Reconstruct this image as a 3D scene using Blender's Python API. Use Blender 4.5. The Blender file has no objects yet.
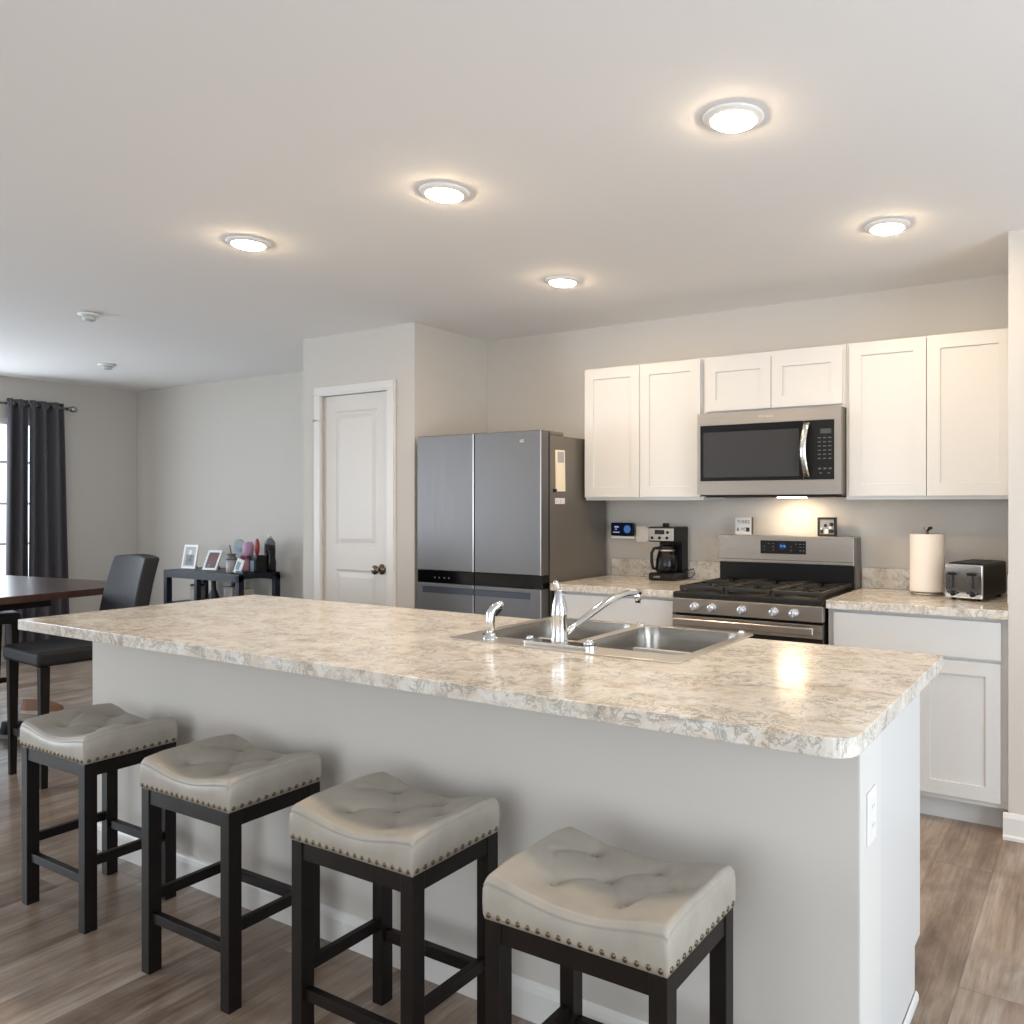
import bpy, bmesh, math, random
from mathutils import Vector, Matrix
random.seed(7)
PI = math.pi
S = bpy.context.scene
COL = S.collection

# ---------------------------------------------------------------- camera
cd = bpy.data.cameras.new('camera')
cam = bpy.data.objects.new('camera', cd); COL.objects.link(cam)
cam.location = (2.6088, -4.166, 1.3422)
cam.rotation_euler = (PI/2, 0, 0.5145)
cd.sensor_width = 36; cd.lens = 801.4*36/1024
cd.shift_x = (512-649)/1024; cd.shift_y = (504.5-512)/1024
cd.clip_start = .05
S.camera = cam
# ---------------------------------------------------------------- world, lights, exposure
W = bpy.data.worlds.new('world'); S.world = W; W.use_nodes = True
bgn = W.node_tree.nodes['Background']; bgn.inputs[0].default_value = (.80, .90, 1, 1); bgn.inputs[1].default_value = 1.6
S.view_settings.view_transform = 'Standard'; S.view_settings.look = 'None'
S.view_settings.exposure = 0.0; S.view_settings.gamma = 1; S.view_settings.use_curve_mapping = False

def area(name, loc, rot, sx, sy, power, color, spread=PI):
    l = bpy.data.lights.new(name, 'AREA'); l.shape = 'RECTANGLE'; l.size = sx; l.size_y = sy
    l.energy = power; l.color = color; l.spread = spread
    o = bpy.data.objects.new(name, l); COL.objects.link(o); o.location = loc; o.rotation_euler = rot
    return o
DAY = (.80, .90, 1)
area('window_daylight_left', (-5.62, -1.54, 1.35), (0, -PI/2, 0), 1.42, 1.78, 30, DAY)         # window of the dining area
area('added_daylight_left', (-5.62, -5.6, 1.35), (0, -PI/2, 0), 1.5, 2.2, 92, DAY)           # unseen window farther along, added for daylight from the left
area('added_daylight_rear', (2.6, -7.45, 1.35), (PI/2, 0, 0), 3.6, 1.9, 26, (.95,.97,1))        # unseen windows behind the camera, added and sized for soft front light
area('window_daylight_right', (4.94, -3.1, 1.15), (0, PI/2, 0), 2.0, 2.4, 42, (.78,.89,1))       # glazed door to the right
S.view_settings.exposure = .70
CAN_STRENGTH = 135
CAN_COLOR = (1, .75, .48)

# ---------------------------------------------------------------- materials
def newmat(name):
    m = bpy.data.materials.new(name); m.use_nodes = True
    return m, m.node_tree, m.node_tree.nodes['Principled BSDF']
def srgb(*c):
    return tuple((x/255/12.92 if x/255 <= .04045 else ((x/255+.055)/1.055)**2.4) for x in c)+(1,)
def mat(name, col, rough=.5, metal=0, spec=.5, coat=0, emit=None, es=0, bump=None, var=None, aniso=0):
    """plain procedural surface; var=(scale, amount) mottles the colour, bump=(scale, strength)"""
    m, t, b = newmat(name)
    b.inputs['Base Color'].default_value = col; b.inputs['Roughness'].default_value = rough
    b.inputs['Metallic'].default_value = metal; b.inputs['Specular IOR Level'].default_value = spec
    b.inputs['Coat Weight'].default_value = coat
    if aniso: b.inputs['Anisotropic'].default_value = aniso
    if emit: b.inputs['Emission Color'].default_value = emit; b.inputs['Emission Strength'].default_value = es
    tc = t.nodes.new('ShaderNodeTexCoord')
    if var:
        n = t.nodes.new('ShaderNodeTexNoise'); n.inputs['Scale'].default_value = var[0]; n.inputs['Detail'].default_value = 5
        t.links.new(tc.outputs['Object'], n.inputs['Vector'])
        r = t.nodes.new('ShaderNodeValToRGB'); a = var[1]
        r.color_ramp.elements[0].position = .3; r.color_ramp.elements[1].position = .7
        r.color_ramp.elements[0].color = tuple(c*(1-a) for c in col[:3])+(1,)
        r.color_ramp.elements[1].color = tuple(min(1, c*(1+a)) for c in col[:3])+(1,)
        t.links.new(n.outputs['Fac'], r.inputs['Fac']); t.links.new(r.outputs['Color'], b.inputs['Base Color'])
    if bump:
        n = t.nodes.new('ShaderNodeTexNoise'); n.inputs['Scale'].default_value = bump[0]; n.inputs['Detail'].default_value = 3
        t.links.new(tc.outputs['Object'], n.inputs['Vector'])
        bp = t.nodes.new('ShaderNodeBump'); bp.inputs['Strength'].default_value = bump[1]; bp.inputs['Distance'].default_value = .002
        t.links.new(n.outputs['Fac'], bp.inputs['Height']); t.links.new(bp.outputs['Normal'], b.inputs['Normal'])
    return m

M = {}
M['wall'] = mat('wall_paint', srgb(203,198,191), .75, bump=(90,.08))
M['ceiling'] = mat('ceiling_paint', srgb(240,239,238), .85)
M['trim'] = mat('white_trim', srgb(220,217,213), .4)
M['cabinet'] = mat('cabinet_white', srgb(213,212,210), .38)
M['door'] = mat('door_white', srgb(214,209,203), .42)
M['rubber'] = mat('black_rubber', srgb(16,16,17), .6)
M['black'] = mat('black_plastic', srgb(12,12,13), .34, spec=.35)
M['blackgloss'] = mat('black_glass', srgb(9,9,10), .08)
M['blackmatte'] = mat('black_enamel', srgb(24,23,22), .35, var=(30,.15))
M['grate'] = mat('cast_iron_grate', srgb(38,33,30), .5, bump=(200,.2))
M['espresso'] = mat('espresso_wood', srgb(21,15,13), .42, spec=.25, var=(14,.25))
M['fabric'] = mat('greige_leather', srgb(160,153,142), .42, spec=.4, var=(13,.10), bump=(120,.15))
M['bronze'] = mat('antique_brass_nail', srgb(112,96,74), .35, 1)
M['chrome'] = mat('chrome', srgb(225,228,232), .09, 1)
M['knobmetal'] = mat('dark_nickel', srgb(120,108,96), .25, 1)
M['nickel'] = mat('satin_nickel', srgb(176,172,166), .35, 1)
M['white'] = mat('white_plastic', srgb(236,234,230), .35)
M['paper'] = mat('paper_towel', srgb(240,232,222), .9, bump=(120,.3))
M['curtain'] = mat('grey_curtain', srgb(84,82,87), .85, bump=(300,.2))
M['darkleather'] = mat('black_leather', srgb(24,25,29), .55, spec=.35, bump=(140,.15))
M['navy'] = mat('navy_painted_wood', srgb(17,25,38), .38, spec=.35)
M['gold'] = mat('tan_leather', srgb(150,112,84), .6)

def metal_brushed(name, col, rough, axis=0, amt=.06):
    m, t, b = newmat(name)
    b.inputs['Base Color'].default_value = col; b.inputs['Metallic'].default_value = 1
    tc = t.nodes.new('ShaderNodeTexCoord'); mp = t.nodes.new('ShaderNodeMapping')
    sc = [260, 260, 260]; sc[axis] = 3; mp.inputs['Scale'].default_value = sc
    n = t.nodes.new('ShaderNodeTexNoise'); n.inputs['Scale'].default_value = 1; n.inputs['Detail'].default_value = 2
    t.links.new(tc.outputs['Object'], mp.inputs['Vector']); t.links.new(mp.outputs['Vector'], n.inputs['Vector'])
    mr = t.nodes.new('ShaderNodeMapRange'); mr.inputs['To Min'].default_value = rough-amt; mr.inputs['To Max'].default_value = rough+amt
    t.links.new(n.outputs['Fac'], mr.inputs['Value']); t.links.new(mr.outputs['Result'], b.inputs['Roughness'])
    return m
M['steel'] = metal_brushed('stainless_steel', srgb(190,183,176), .30, 0)
M['steelsink'] = metal_brushed('sink_steel', srgb(160,156,150), .25, 0, .02)
M['steelrim'] = metal_brushed('sink_rim_steel', srgb(226,220,211), .30, 0, .02)
M['slate'] = metal_brushed('slate_steel', srgb(104,102,102), .42, 2); M['slate'].node_tree.nodes['Principled BSDF'].inputs['Metallic'].default_value = .55
M['slateside'] = mat('slate_painted_side', srgb(112,106,98), .33, .3)
M['slatetrim'] = mat('light_slate_edge', srgb(168,166,164), .3, .8)

def laminate():
    m, t, b = newmat('stone_laminate'); N = t.nodes; L = t.links
    tc = N.new('ShaderNodeTexCoord')
    def noise(scale, detail=6, dist=0, rough=.6, st=(1,1,1)):
        mp = N.new('ShaderNodeMapping'); mp.inputs['Scale'].default_value = st
        L.new(tc.outputs['Object'], mp.inputs['Vector'])
        n = N.new('ShaderNodeTexNoise'); n.inputs['Scale'].default_value = scale; n.inputs['Detail'].default_value = detail
        n.inputs['Distortion'].default_value = dist; n.inputs['Roughness'].default_value = rough
        L.new(mp.outputs['Vector'], n.inputs['Vector']); return n
    def ramp(src, stops):
        r = N.new('ShaderNodeValToRGB'); e = r.color_ramp.elements
        while len(e) < len(stops): e.new(.5)
        for k, (p, c) in enumerate(stops): e[k].position = p; e[k].color = c
        L.new(src.outputs['Fac'], r.inputs['Fac']); return r
    def mix(fac, a, c, mode='MIX'):
        x = N.new('ShaderNodeMix'); x.data_type = 'RGBA'; x.blend_type = mode
        if isinstance(fac, float): x.inputs[0].default_value = fac
        else: L.new(fac, x.inputs[0])
        L.new(a, x.inputs[6]); 
        if isinstance(c, tuple): x.inputs[7].default_value = c
        else: L.new(c, x.inputs[7])
        return x.outputs[2]
    base = ramp(noise(13, 5, .8, .6, (.6,1,1)), [(.34, srgb(203,193,180)), (.5, srgb(219,213,204)), (.66, srgb(226,223,217))])
    tan = ramp(noise(16, 6, 1.6, .6, (.55,1,1)), [(.52, (0,0,0,1)), (.70, (1,1,1,1))])
    c = mix(tan.outputs['Color'], base.outputs['Color'], srgb(207,190,167))
    # thin dark veins: a band around the middle of a distorted noise, kept in patches
    v = ramp(noise(19, 7, 1.1, .70), [(.455, (0,0,0,1)), (.487, (1,1,1,1)), (.505, (1,1,1,1)), (.535, (0,0,0,1))])
    pm = ramp(noise(8, 3, .8), [(.40, (0,0,0,1)), (.54, (1,1,1,1))])
    vm = N.new('ShaderNodeMath'); vm.operation = 'MULTIPLY'; L.new(v.outputs['Color'], vm.inputs[0]); L.new(pm.outputs['Color'], vm.inputs[1])
    vs = N.new('ShaderNodeMath'); vs.operation = 'MULTIPLY'; L.new(vm.outputs[0], vs.inputs[0]); vs.inputs[1].default_value = .55
    c = mix(vs.outputs[0], c, srgb(112,109,99))
    gp = ramp(noise(15, 8, .7, .74, (.7,1,1)), [(.545, (0,0,0,1)), (.64, (1,1,1,1))])
    gs = N.new('ShaderNodeMath'); gs.operation = 'MULTIPLY'; L.new(gp.outputs['Color'], gs.inputs[0]); gs.inputs[1].default_value = .60
    c = mix(gs.outputs[0], c, srgb(134,130,116))
    sp = ramp(noise(64, 4, 1.0, .7), [(.60, (0,0,0,1)), (.70, (1,1,1,1))])
    ss = N.new('ShaderNodeMath'); ss.operation = 'MULTIPLY'; L.new(sp.outputs['Color'], ss.inputs[0]); ss.inputs[1].default_value = .55
    c = mix(ss.outputs[0], c, srgb(140,128,108))
    L.new(c, b.inputs['Base Color'])
    b.inputs['Roughness'].default_value = .17; b.inputs['Specular IOR Level'].default_value = .5
    return m
M['laminate'] = laminate()

def plank_floor():
    m, t, b = newmat('vinyl_plank'); N = t.nodes; L = t.links
    tc = N.new('ShaderNodeTexCoord'); sp = N.new('ShaderNodeSeparateXYZ'); L.new(tc.outputs['Object'], sp.inputs[0])
    def mth(op, a, c=None, d=None):
        n = N.new('ShaderNodeMath'); n.operation = op
        for k, x in enumerate((a, c, d)):
            if x is None: continue
            if isinstance(x, (int, float)): n.inputs[k].default_value = x
            else: L.new(x, n.inputs[k])
        return n.outputs[0]
    X = mth('DIVIDE', mth('ADD', sp.outputs['X'], 20.0-2.164+.2*0), .203)
    row = mth('FLOOR', X); fx = mth('FRACT', X)
    wn = N.new('ShaderNodeTexWhiteNoise'); wn.noise_dimensions = '1D'; L.new(row, wn.inputs['W'])
    Y = mth('ADD', mth('DIVIDE', mth('ADD', sp.outputs['Y'], 20.0), 1.22), wn.outputs['Value'])
    colm = mth('FLOOR', Y); fy = mth('FRACT', Y)
    cb = N.new('ShaderNodeCombineXYZ'); L.new(row, cb.inputs[0]); L.new(colm, cb.inputs[1])
    wn2 = N.new('ShaderNodeTexWhiteNoise'); wn2.noise_dimensions = '2D'; L.new(cb.outputs[0], wn2.inputs['Vector'])
    # grain, shifted per plank
    cb2 = N.new('ShaderNodeCombineXYZ')
    L.new(mth('ADD', mth('MULTIPLY', sp.outputs['X'], 9.0), mth('MULTIPLY', wn2.outputs['Value'], 37.0)), cb2.inputs[0])
    L.new(mth('MULTIPLY', sp.outputs['Y'], 1.25), cb2.inputs[1]); L.new(mth('MULTIPLY', wn2.outputs['Value'], 11.0), cb2.inputs[2])
    g = N.new('ShaderNodeTexNoise'); g.inputs['Scale'].default_value = 1.0; g.inputs['Detail'].default_value = 8; g.inputs['Distortion'].default_value = .7; g.inputs['Roughness'].default_value = .62
    L.new(cb2.outputs[0], g.inputs['Vector'])
    r = N.new('ShaderNodeValToRGB'); e = r.color_ramp.elements
    while len(e) < 4: e.new(.5)
    for k, (p, c) in enumerate([(.28, srgb(104,85,72)), (.42, srgb(144,125,108)), (.55, srgb(166,150,135)), (.72, srgb(184,174,164))]): e[k].position = p; e[k].color = c
    L.new(g.outputs['Fac'], r.inputs['Fac'])
    tint = N.new('ShaderNodeValToRGB'); tint.color_ramp.elements[0].color = (.74,.71,.69,1); tint.color_ramp.elements[1].color = (1.0,.99,.98,1)
    L.new(wn2.outputs['Value'], tint.inputs['Fac'])
    cb3 = N.new('ShaderNodeCombineXYZ'); L.new(mth('MULTIPLY', sp.outputs['X'], 75.0), cb3.inputs[0]); L.new(mth('MULTIPLY', sp.outputs['Y'], 4.0), cb3.inputs[1]); L.new(wn2.outputs['Value'], cb3.inputs[2])
    g2 = N.new('ShaderNodeTexNoise'); g2.inputs['Scale'].default_value = 1; g2.inputs['Detail'].default_value = 5; g2.inputs['Roughness'].default_value = .7; L.new(cb3.outputs[0], g2.inputs['Vector'])
    r2 = N.new('ShaderNodeValToRGB'); r2.color_ramp.elements[0].position = .35; r2.color_ramp.elements[0].color = (.74,.72,.70,1); r2.color_ramp.elements[1].position = .6; r2.color_ramp.elements[1].color = (1.06,1.06,1.06,1)
    L.new(g2.outputs['Fac'], r2.inputs['Fac'])
    mg_ = N.new('ShaderNodeMix'); mg_.data_type = 'RGBA'; mg_.blend_type = 'MULTIPLY'; mg_.inputs[0].default_value = 1
    L.new(r.outputs['Color'], mg_.inputs[6]); L.new(r2.outputs['Color'], mg_.inputs[7])
    mx = N.new('ShaderNodeMix'); mx.data_type = 'RGBA'; mx.blend_type = 'MULTIPLY'; mx.inputs[0].default_value = 1
    L.new(mg_.outputs[2], mx.inputs[6]); L.new(tint.outputs['Color'], mx.inputs[7])
    # weathered patches crossing the grain
    cb4 = N.new('ShaderNodeCombineXYZ'); L.new(mth('ADD', mth('MULTIPLY', sp.outputs['X'], 7.0), mth('MULTIPLY', wn2.outputs['Value'], 23.0)), cb4.inputs[0]); L.new(mth('MULTIPLY', sp.outputs['Y'], 4.5), cb4.inputs[1])
    g3 = N.new('ShaderNodeTexNoise'); g3.inputs['Scale'].default_value = 1; g3.inputs['Detail'].default_value = 6; g3.inputs['Distortion'].default_value = 1.2; L.new(cb4.outputs[0], g3.inputs['Vector'])
    r3 = N.new('ShaderNodeValToRGB'); r3.color_ramp.elements[0].position = .36; r3.color_ramp.elements[0].color = (.80,.78,.77,1); r3.color_ramp.elements[1].position = .58; r3.color_ramp.elements[1].color = (1.05,1.05,1.06,1)
    L.new(g3.outputs['Fac'], r3.inputs['Fac'])
    mz_ = N.new('ShaderNodeMix'); mz_.data_type = 'RGBA'; mz_.blend_type = 'MULTIPLY'; mz_.inputs[0].default_value = 1
    L.new(mx.outputs[2], mz_.inputs[6]); L.new(r3.outputs['Color'], mz_.inputs[7]); mx = mz_
    # seams
    ex = mth('MINIMUM', fx, mth('SUBTRACT', 1.0, fx)); ey = mth('MINIMUM', fy, mth('SUBTRACT', 1.0, fy))
    seam = mth('MAXIMUM', mth('LESS_THAN', ex, .008), mth('LESS_THAN', ey, .0014))
    mx2 = N.new('ShaderNodeMix'); mx2.data_type = 'RGBA'; L.new(mth('MULTIPLY', seam, .45), mx2.inputs[0])
    L.new(mx.outputs[2], mx2.inputs[6]); mx2.inputs[7].default_value = srgb(80,66,56)
    L.new(mx2.outputs[2], b.inputs['Base Color'])
    b.inputs['Roughness'].default_value = .30; b.inputs['Specular IOR Level'].default_value = .5
    bp = N.new('ShaderNodeBump'); bp.inputs['Strength'].default_value = .15; bp.inputs['Distance'].default_value = .002
    L.new(g.outputs['Fac'], bp.inputs['Height']); L.new(bp.outputs['Normal'], b.inputs['Normal'])
    return m
M['floor'] = plank_floor()

def table_wood():
    m, t, b = newmat('dark_table_wood'); N = t.nodes; L = t.links
    tc = N.new('ShaderNodeTexCoord'); mp = N.new('ShaderNodeMapping'); mp.inputs['Scale'].default_value = (1.2, 14, 4)
    L.new(tc.outputs['Object'], mp.inputs['Vector'])
    n = N.new('ShaderNodeTexNoise'); n.inputs['Scale'].default_value = 2; n.inputs['Detail'].default_value = 6; n.inputs['Distortion'].default_value = .8
    L.new(mp.outputs['Vector'], n.inputs['Vector'])
    r = N.new('ShaderNodeValToRGB'); r.color_ramp.elements[0].color = srgb(48,30,26); r.color_ramp.elements[1].color = srgb(82,56,47)
    L.new(n.outputs['Fac'], r.inputs['Fac']); L.new(r.outputs['Color'], b.inputs['Base Color']); b.inputs['Roughness'].default_value = .28
    return m
M['tablewood'] = table_wood()

def glass(name, tint=(1,1,1,1), refl=.12):
    m = bpy.data.materials.new(name); m.use_nodes = True; t = m.node_tree; t.nodes.clear()
    o = t.nodes.new('ShaderNodeOutputMaterial'); a = t.nodes.new('ShaderNodeBsdfTransparent'); a.inputs[0].default_value = tint
    g = t.nodes.new('ShaderNodeBsdfGlossy'); g.inputs['Roughness'].default_value = .03
    f = t.nodes.new('ShaderNodeFresnel'); f.inputs[0].default_value = 1.45
    x = t.nodes.new('ShaderNodeMixShader'); t.links.new(f.outputs[0], x.inputs[0]); t.links.new(a.outputs[0], x.inputs[1]); t.links.new(g.outputs[0], x.inputs[2])
    t.links.new(x.outputs[0], o.inputs[0]); return m
M['glass'] = glass('clear_glass')
M['smoke'] = glass('smoked_glass', (.55,.56,.58,1))
def emitter(name, col, st):
    m = bpy.data.materials.new(name); m.use_nodes = True; t = m.node_tree; t.nodes.clear()
    o = t.nodes.new('ShaderNodeOutputMaterial'); e = t.nodes.new('ShaderNodeEmission'); e.inputs[0].default_value = col; e.inputs[1].default_value = st
    t.links.new(e.outputs[0], o.inputs[0]); return m
M['canlight'] = emitter('lit_diffuser', CAN_COLOR+(1,), CAN_STRENGTH)
M['blueled'] = emitter('blue_display', srgb(90,170,255), 1.0)
M['screen_text'] = emitter('screen_text', srgb(180,185,205), .5)
M['screen_blue'] = emitter('screen_blue', srgb(80,125,185), .45)
M['screen_dark'] = emitter('screen_navy', srgb(14,20,45), .6)
def C_(name, r, g, b_, rough=.5): 
    k = 'c_'+name
    if k not in M: M[k] = mat(name, srgb(r, g, b_), rough)
    return M[k]

# ---------------------------------------------------------------- mesh helpers
class B:
    def __init__(s): s.bm = bmesh.new(); s.mi = 0
    def _tag(s, fs):
        for f in fs: f.material_index = s.mi
    def box(s, x0, x1, y0, y1, z0, z1, bev=0, seg=2, R=None, sm=False):
        r = bmesh.ops.create_cube(s.bm, size=1)
        vs = r['verts']
        bmesh.ops.scale(s.bm, verts=vs, vec=(x1-x0, y1-y0, z1-z0))
        bmesh.ops.translate(s.bm, verts=vs, vec=((x0+x1)/2, (y0+y1)/2, (z0+z1)/2))
        fs = list({f for v in vs for f in v.link_faces}); s._tag(fs)
        if bev:
            es = list({e for v in vs for e in v.link_edges})
            q = bmesh.ops.bevel(s.bm, geom=es, offset=bev, segments=seg, affect='EDGES', profile=.5)
            vs = list({v for f in q['faces'] for v in f.verts} | {v for v in vs if v.is_valid})
            s._tag(q['faces'])
        if R is not None: bmesh.ops.transform(s.bm, matrix=R, verts=vs)
        return vs
    def cyl(s, p0, p1, r0, r1=None, seg=24, caps=True):
        r1 = r0 if r1 is None else r1
        p0 = Vector(p0); p1 = Vector(p1); d = p1-p0
        q = d.to_track_quat('Z', 'Y').to_matrix().to_4x4()
        r = bmesh.ops.create_cone(s.bm, cap_ends=caps, segments=seg, radius1=max(r0, 1e-5), radius2=max(r1, 1e-5), depth=d.length,
                                  matrix=Matrix.Translation((p0+p1)/2) @ q)
        fs = {f for v in r['verts'] for f in v.link_faces}; s._tag(fs)
        for f in fs: f.smooth = len(f.verts) == 4
        return r['verts']
    def sphere(s, c, r, sc=(1,1,1), seg=20):
        q = bmesh.ops.create_uvsphere(s.bm, u_segments=seg, v_segments=max(6, seg//2), radius=r, matrix=Matrix.Translation(c) @ Matrix.Diagonal((*sc, 1)))
        fs = {f for v in q['verts'] for f in v.link_faces}; s._tag(fs)
        for f in fs: f.smooth = True
        return q['verts']
    def lathe(s, prof, c=(0,0,0), seg=32, R=None, caps=True):
        rings = []
        for r, z in prof:
            rings.append([s.bm.verts.new((max(r, 1e-5)*math.cos(2*PI*k/seg), max(r, 1e-5)*math.sin(2*PI*k/seg), z)) for k in range(seg)])
        fs = []
        for a, b in zip(rings, rings[1:]):
            for k in range(seg): fs.append(s.bm.faces.new((a[k], a[(k+1) % seg], b[(k+1) % seg], b[k])))
        for f in fs: f.smooth = True
        if caps: fs.append(s.bm.faces.new(rings[0][::-1])); fs.append(s.bm.faces.new(rings[-1]))
        s._tag(fs)
        vs = [v for r in rings for v in r]
        if R is not None: bmesh.ops.transform(s.bm, matrix=R, verts=vs)
        bmesh.ops.translate(s.bm, verts=vs, vec=c)
        return vs
    def tube(s, pts, rad, seg=12, sx=1, caps=True):
        pts = [Vector(p) for p in pts]; n = len(pts)
        rads = rad if isinstance(rad, (list, tuple)) else [rad]*n
        rings = []; up = None
        for i, p in enumerate(pts):
            t = (pts[min(i+1, n-1)]-pts[max(i-1, 0)]).normalized()
            if up is None:
                up = Vector((0,0,1)) if abs(t.z) < .9 else Vector((1,0,0))
            side = t.cross(up).normalized(); up = side.cross(t).normalized()
            rings.append([s.bm.verts.new(p + (side*math.cos(2*PI*k/seg)*sx + up*math.sin(2*PI*k/seg))*rads[i]) for k in range(seg)])
        fs = []
        for a, b in zip(rings, rings[1:]):
            for k in range(seg): fs.append(s.bm.faces.new((a[k], a[(k+1) % seg], b[(k+1) % seg], b[k])))
        for f in fs: f.smooth = True
        if caps: fs += [s.bm.faces.new(rings[0][::-1]), s.bm.faces.new(rings[-1])]
        s._tag(fs)
        return [v for r in rings for v in r]
    def prism(s, poly, z0, z1, holes=()):
        """horizontal polygon slab with holes"""
        bm = s.bm
        def slab(bm, lp, a, c):
            A = [bm.verts.new((x, y, a)) for x, y in lp]; T = [bm.verts.new((x, y, c)) for x, y in lp]; n = len(lp)
            fs = [bm.faces.new((A[k], A[(k+1) % n], T[(k+1) % n], T[k])) for k in range(n)]+[bm.faces.new(A[::-1]), bm.faces.new(T)]
            bmesh.ops.recalc_face_normals(bm, faces=fs); return fs
        if not holes: s._tag(slab(bm, poly, z0, z1)); return
        def tmp(lp, a, c):
            q = bmesh.new(); slab(q, lp, a, c); me = bpy.data.meshes.new('t'); q.to_mesh(me); q.free()
            o = bpy.data.objects.new('t', me); COL.objects.link(o); return o
        base = tmp(poly, z0, z1); cut = [tmp(h, z0-.05, z1+.05) for h in holes]
        for c in cut:
            md = base.modifiers.new('b', 'BOOLEAN'); md.operation = 'DIFFERENCE'; md.solver = 'EXACT'; md.object = c
        dg = bpy.context.evaluated_depsgraph_get(); dg.update()
        me = bpy.data.meshes.new_from_object(base.evaluated_get(dg)); bm.from_mesh(me)
        for o in [base, *cut]: bpy.data.objects.remove(o)
    def extrude_profile(s, prof, p0, p1, up=(0,0,1)):
        """profile (outward, height) swept from p0 to p1; outward is to the right of travel"""
        p0 = Vector(p0); p1 = Vector(p1); d = (p1-p0).normalized(); side = d.cross(Vector(up))
        a = [s.bm.verts.new(p0+side*o+Vector((0,0,h))) for o, h in prof]; b = [s.bm.verts.new(p1+side*o+Vector((0,0,h))) for o, h in prof]
        n = len(prof); fs = [s.bm.faces.new((a[k], a[(k+1) % n], b[(k+1) % n], b[k])) for k in range(n)]
        fs += [s.bm.faces.new(a), s.bm.faces.new(b)]; s._tag(fs); bmesh.ops.recalc_face_normals(s.bm, faces=fs)
    def panel(s, x0, x1, z0, z1, y, th, holes, prof):
        """slab in the XZ plane, front face at y looking to -Y, with profiled fields: prof=[(inset, depth), ...]"""
        bm = s.bm; start = set(bm.verts)
        xs = sorted({x0, x1, *[h[0] for h in holes], *[h[1] for h in holes]}); zs = sorted({z0, z1, *[h[2] for h in holes], *[h[3] for h in holes]})
        V = {}
        def v(x, yy, z):
            k = (round(x, 6), round(yy, 6), round(z, 6))
            if k not in V: V[k] = bm.verts.new((x, yy, z))
            return V[k]
        fs = []
        for i in range(len(xs)-1):
            for j in range(len(zs)-1):
                cx = (xs[i]+xs[i+1])/2; cz = (zs[j]+zs[j+1])/2
                if any(h[0] < cx < h[1] and h[2] < cz < h[3] for h in holes): continue
                fs.append(bm.faces.new((v(xs[i], y, zs[j]), v(xs[i+1], y, zs[j]), v(xs[i+1], y, zs[j+1]), v(xs[i], y, zs[j+1]))))
        for a, b_, c, d in holes:
            prev = (0, 0)
            for ins, dep in prof:
                o, n = prev
                P = [(a+o, c+o), (b_-o, c+o), (b_-o, d-o), (a+o, d-o)]; Q = [(a+ins, c+ins), (b_-ins, c+ins), (b_-ins, d-ins), (a+ins, d-ins)]
                for k in range(4):
                    p, q = P[k], P[(k+1) % 4]; p2, q2 = Q[k], Q[(k+1) % 4]
                    fs.append(bm.faces.new((v(p[0], y+n, p[1]), v(q[0], y+n, q[1]), v(q2[0], y+dep, q2[1]), v(p2[0], y+dep, p2[1]))))
                prev = (ins, dep)
            i_, n = prev
            fs.append(bm.faces.new((v(a+i_, y+n, c+i_), v(b_-i_, y+n, c+i_), v(b_-i_, y+n, d-i_), v(a+i_, y+n, d-i_))))
        bx = [v(x, y, z) for x in xs for z in zs]
        yb = y+th
        fs.append(bm.faces.new((v(x0, yb, z0), v(x0, yb, z1), v(x1, yb, z1), v(x1, yb, z0))))
        bot = [v(x, y, z0) for x in xs]; top = [v(x, y, z1) for x in xs]; lf = [v(x0, y, z) for z in zs]; rt = [v(x1, y, z) for z in zs]
        fs.append(bm.faces.new(bot[::-1]+[v(x0, yb, z0), v(x1, yb, z0)])); fs.append(bm.faces.new(top+[v(x1, yb, z1), v(x0, yb, z1)]))
        fs.append(bm.faces.new(lf+[v(x0, yb, z1), v(x0, yb, z0)])); fs.append(bm.faces.new(rt[::-1]+[v(x1, yb, z0), v(x1, yb, z1)]))
        s._tag(fs); bmesh.ops.recalc_face_normals(bm, faces=fs)
        return [q for q in V.values()]
    def xf(s, mtx, vs=None): bmesh.ops.transform(s.bm, matrix=mtx, verts=vs or s.bm.verts[:]); return s
    def put(s, name, m, parent=None, world=True, smooth=False, label=None, kind=None, sub=0):
        me = bpy.data.meshes.new(name)
        if parent is not None and world:
            off = Vector((0,0,0)); p = parent
            while p is not None: off += Vector(p.location); p = p.parent
            bmesh.ops.translate(s.bm, verts=s.bm.verts[:], vec=-off)
        if smooth:
            for f in s.bm.faces: f.smooth = True
        s.bm.to_mesh(me); s.bm.free()
        for q in (m if isinstance(m, (list, tuple)) else [m]): me.materials.append(q)
        o = bpy.data.objects.new(name, me); COL.objects.link(o)
        if parent is not None: o.parent = parent
        if label: o['label'] = label
        if kind: o['kind'] = kind
        if sub:
            md = o.modifiers.new('sub', 'SUBSURF'); md.levels = sub; md.render_levels = sub
        return o
def box(name, m, a, parent=None, bev=0, **k):
    b = B(); b.box(*a, bev=bev); return b.put(name, m, parent, **k)
def thing(name, label, cat, loc=(0,0,0), rz=0, group=None):
    o = bpy.data.objects.new(name, None); COL.objects.link(o); o.empty_display_size = .05
    o.location = loc; o.rotation_euler = (0,0,rz); o['label'] = label; o['category'] = cat
    if group: o['group'] = group
    return o
def tag(o, label, cat, group=None):
    o['label'] = label; o['category'] = cat
    if group: o['group'] = group
    return o
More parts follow.
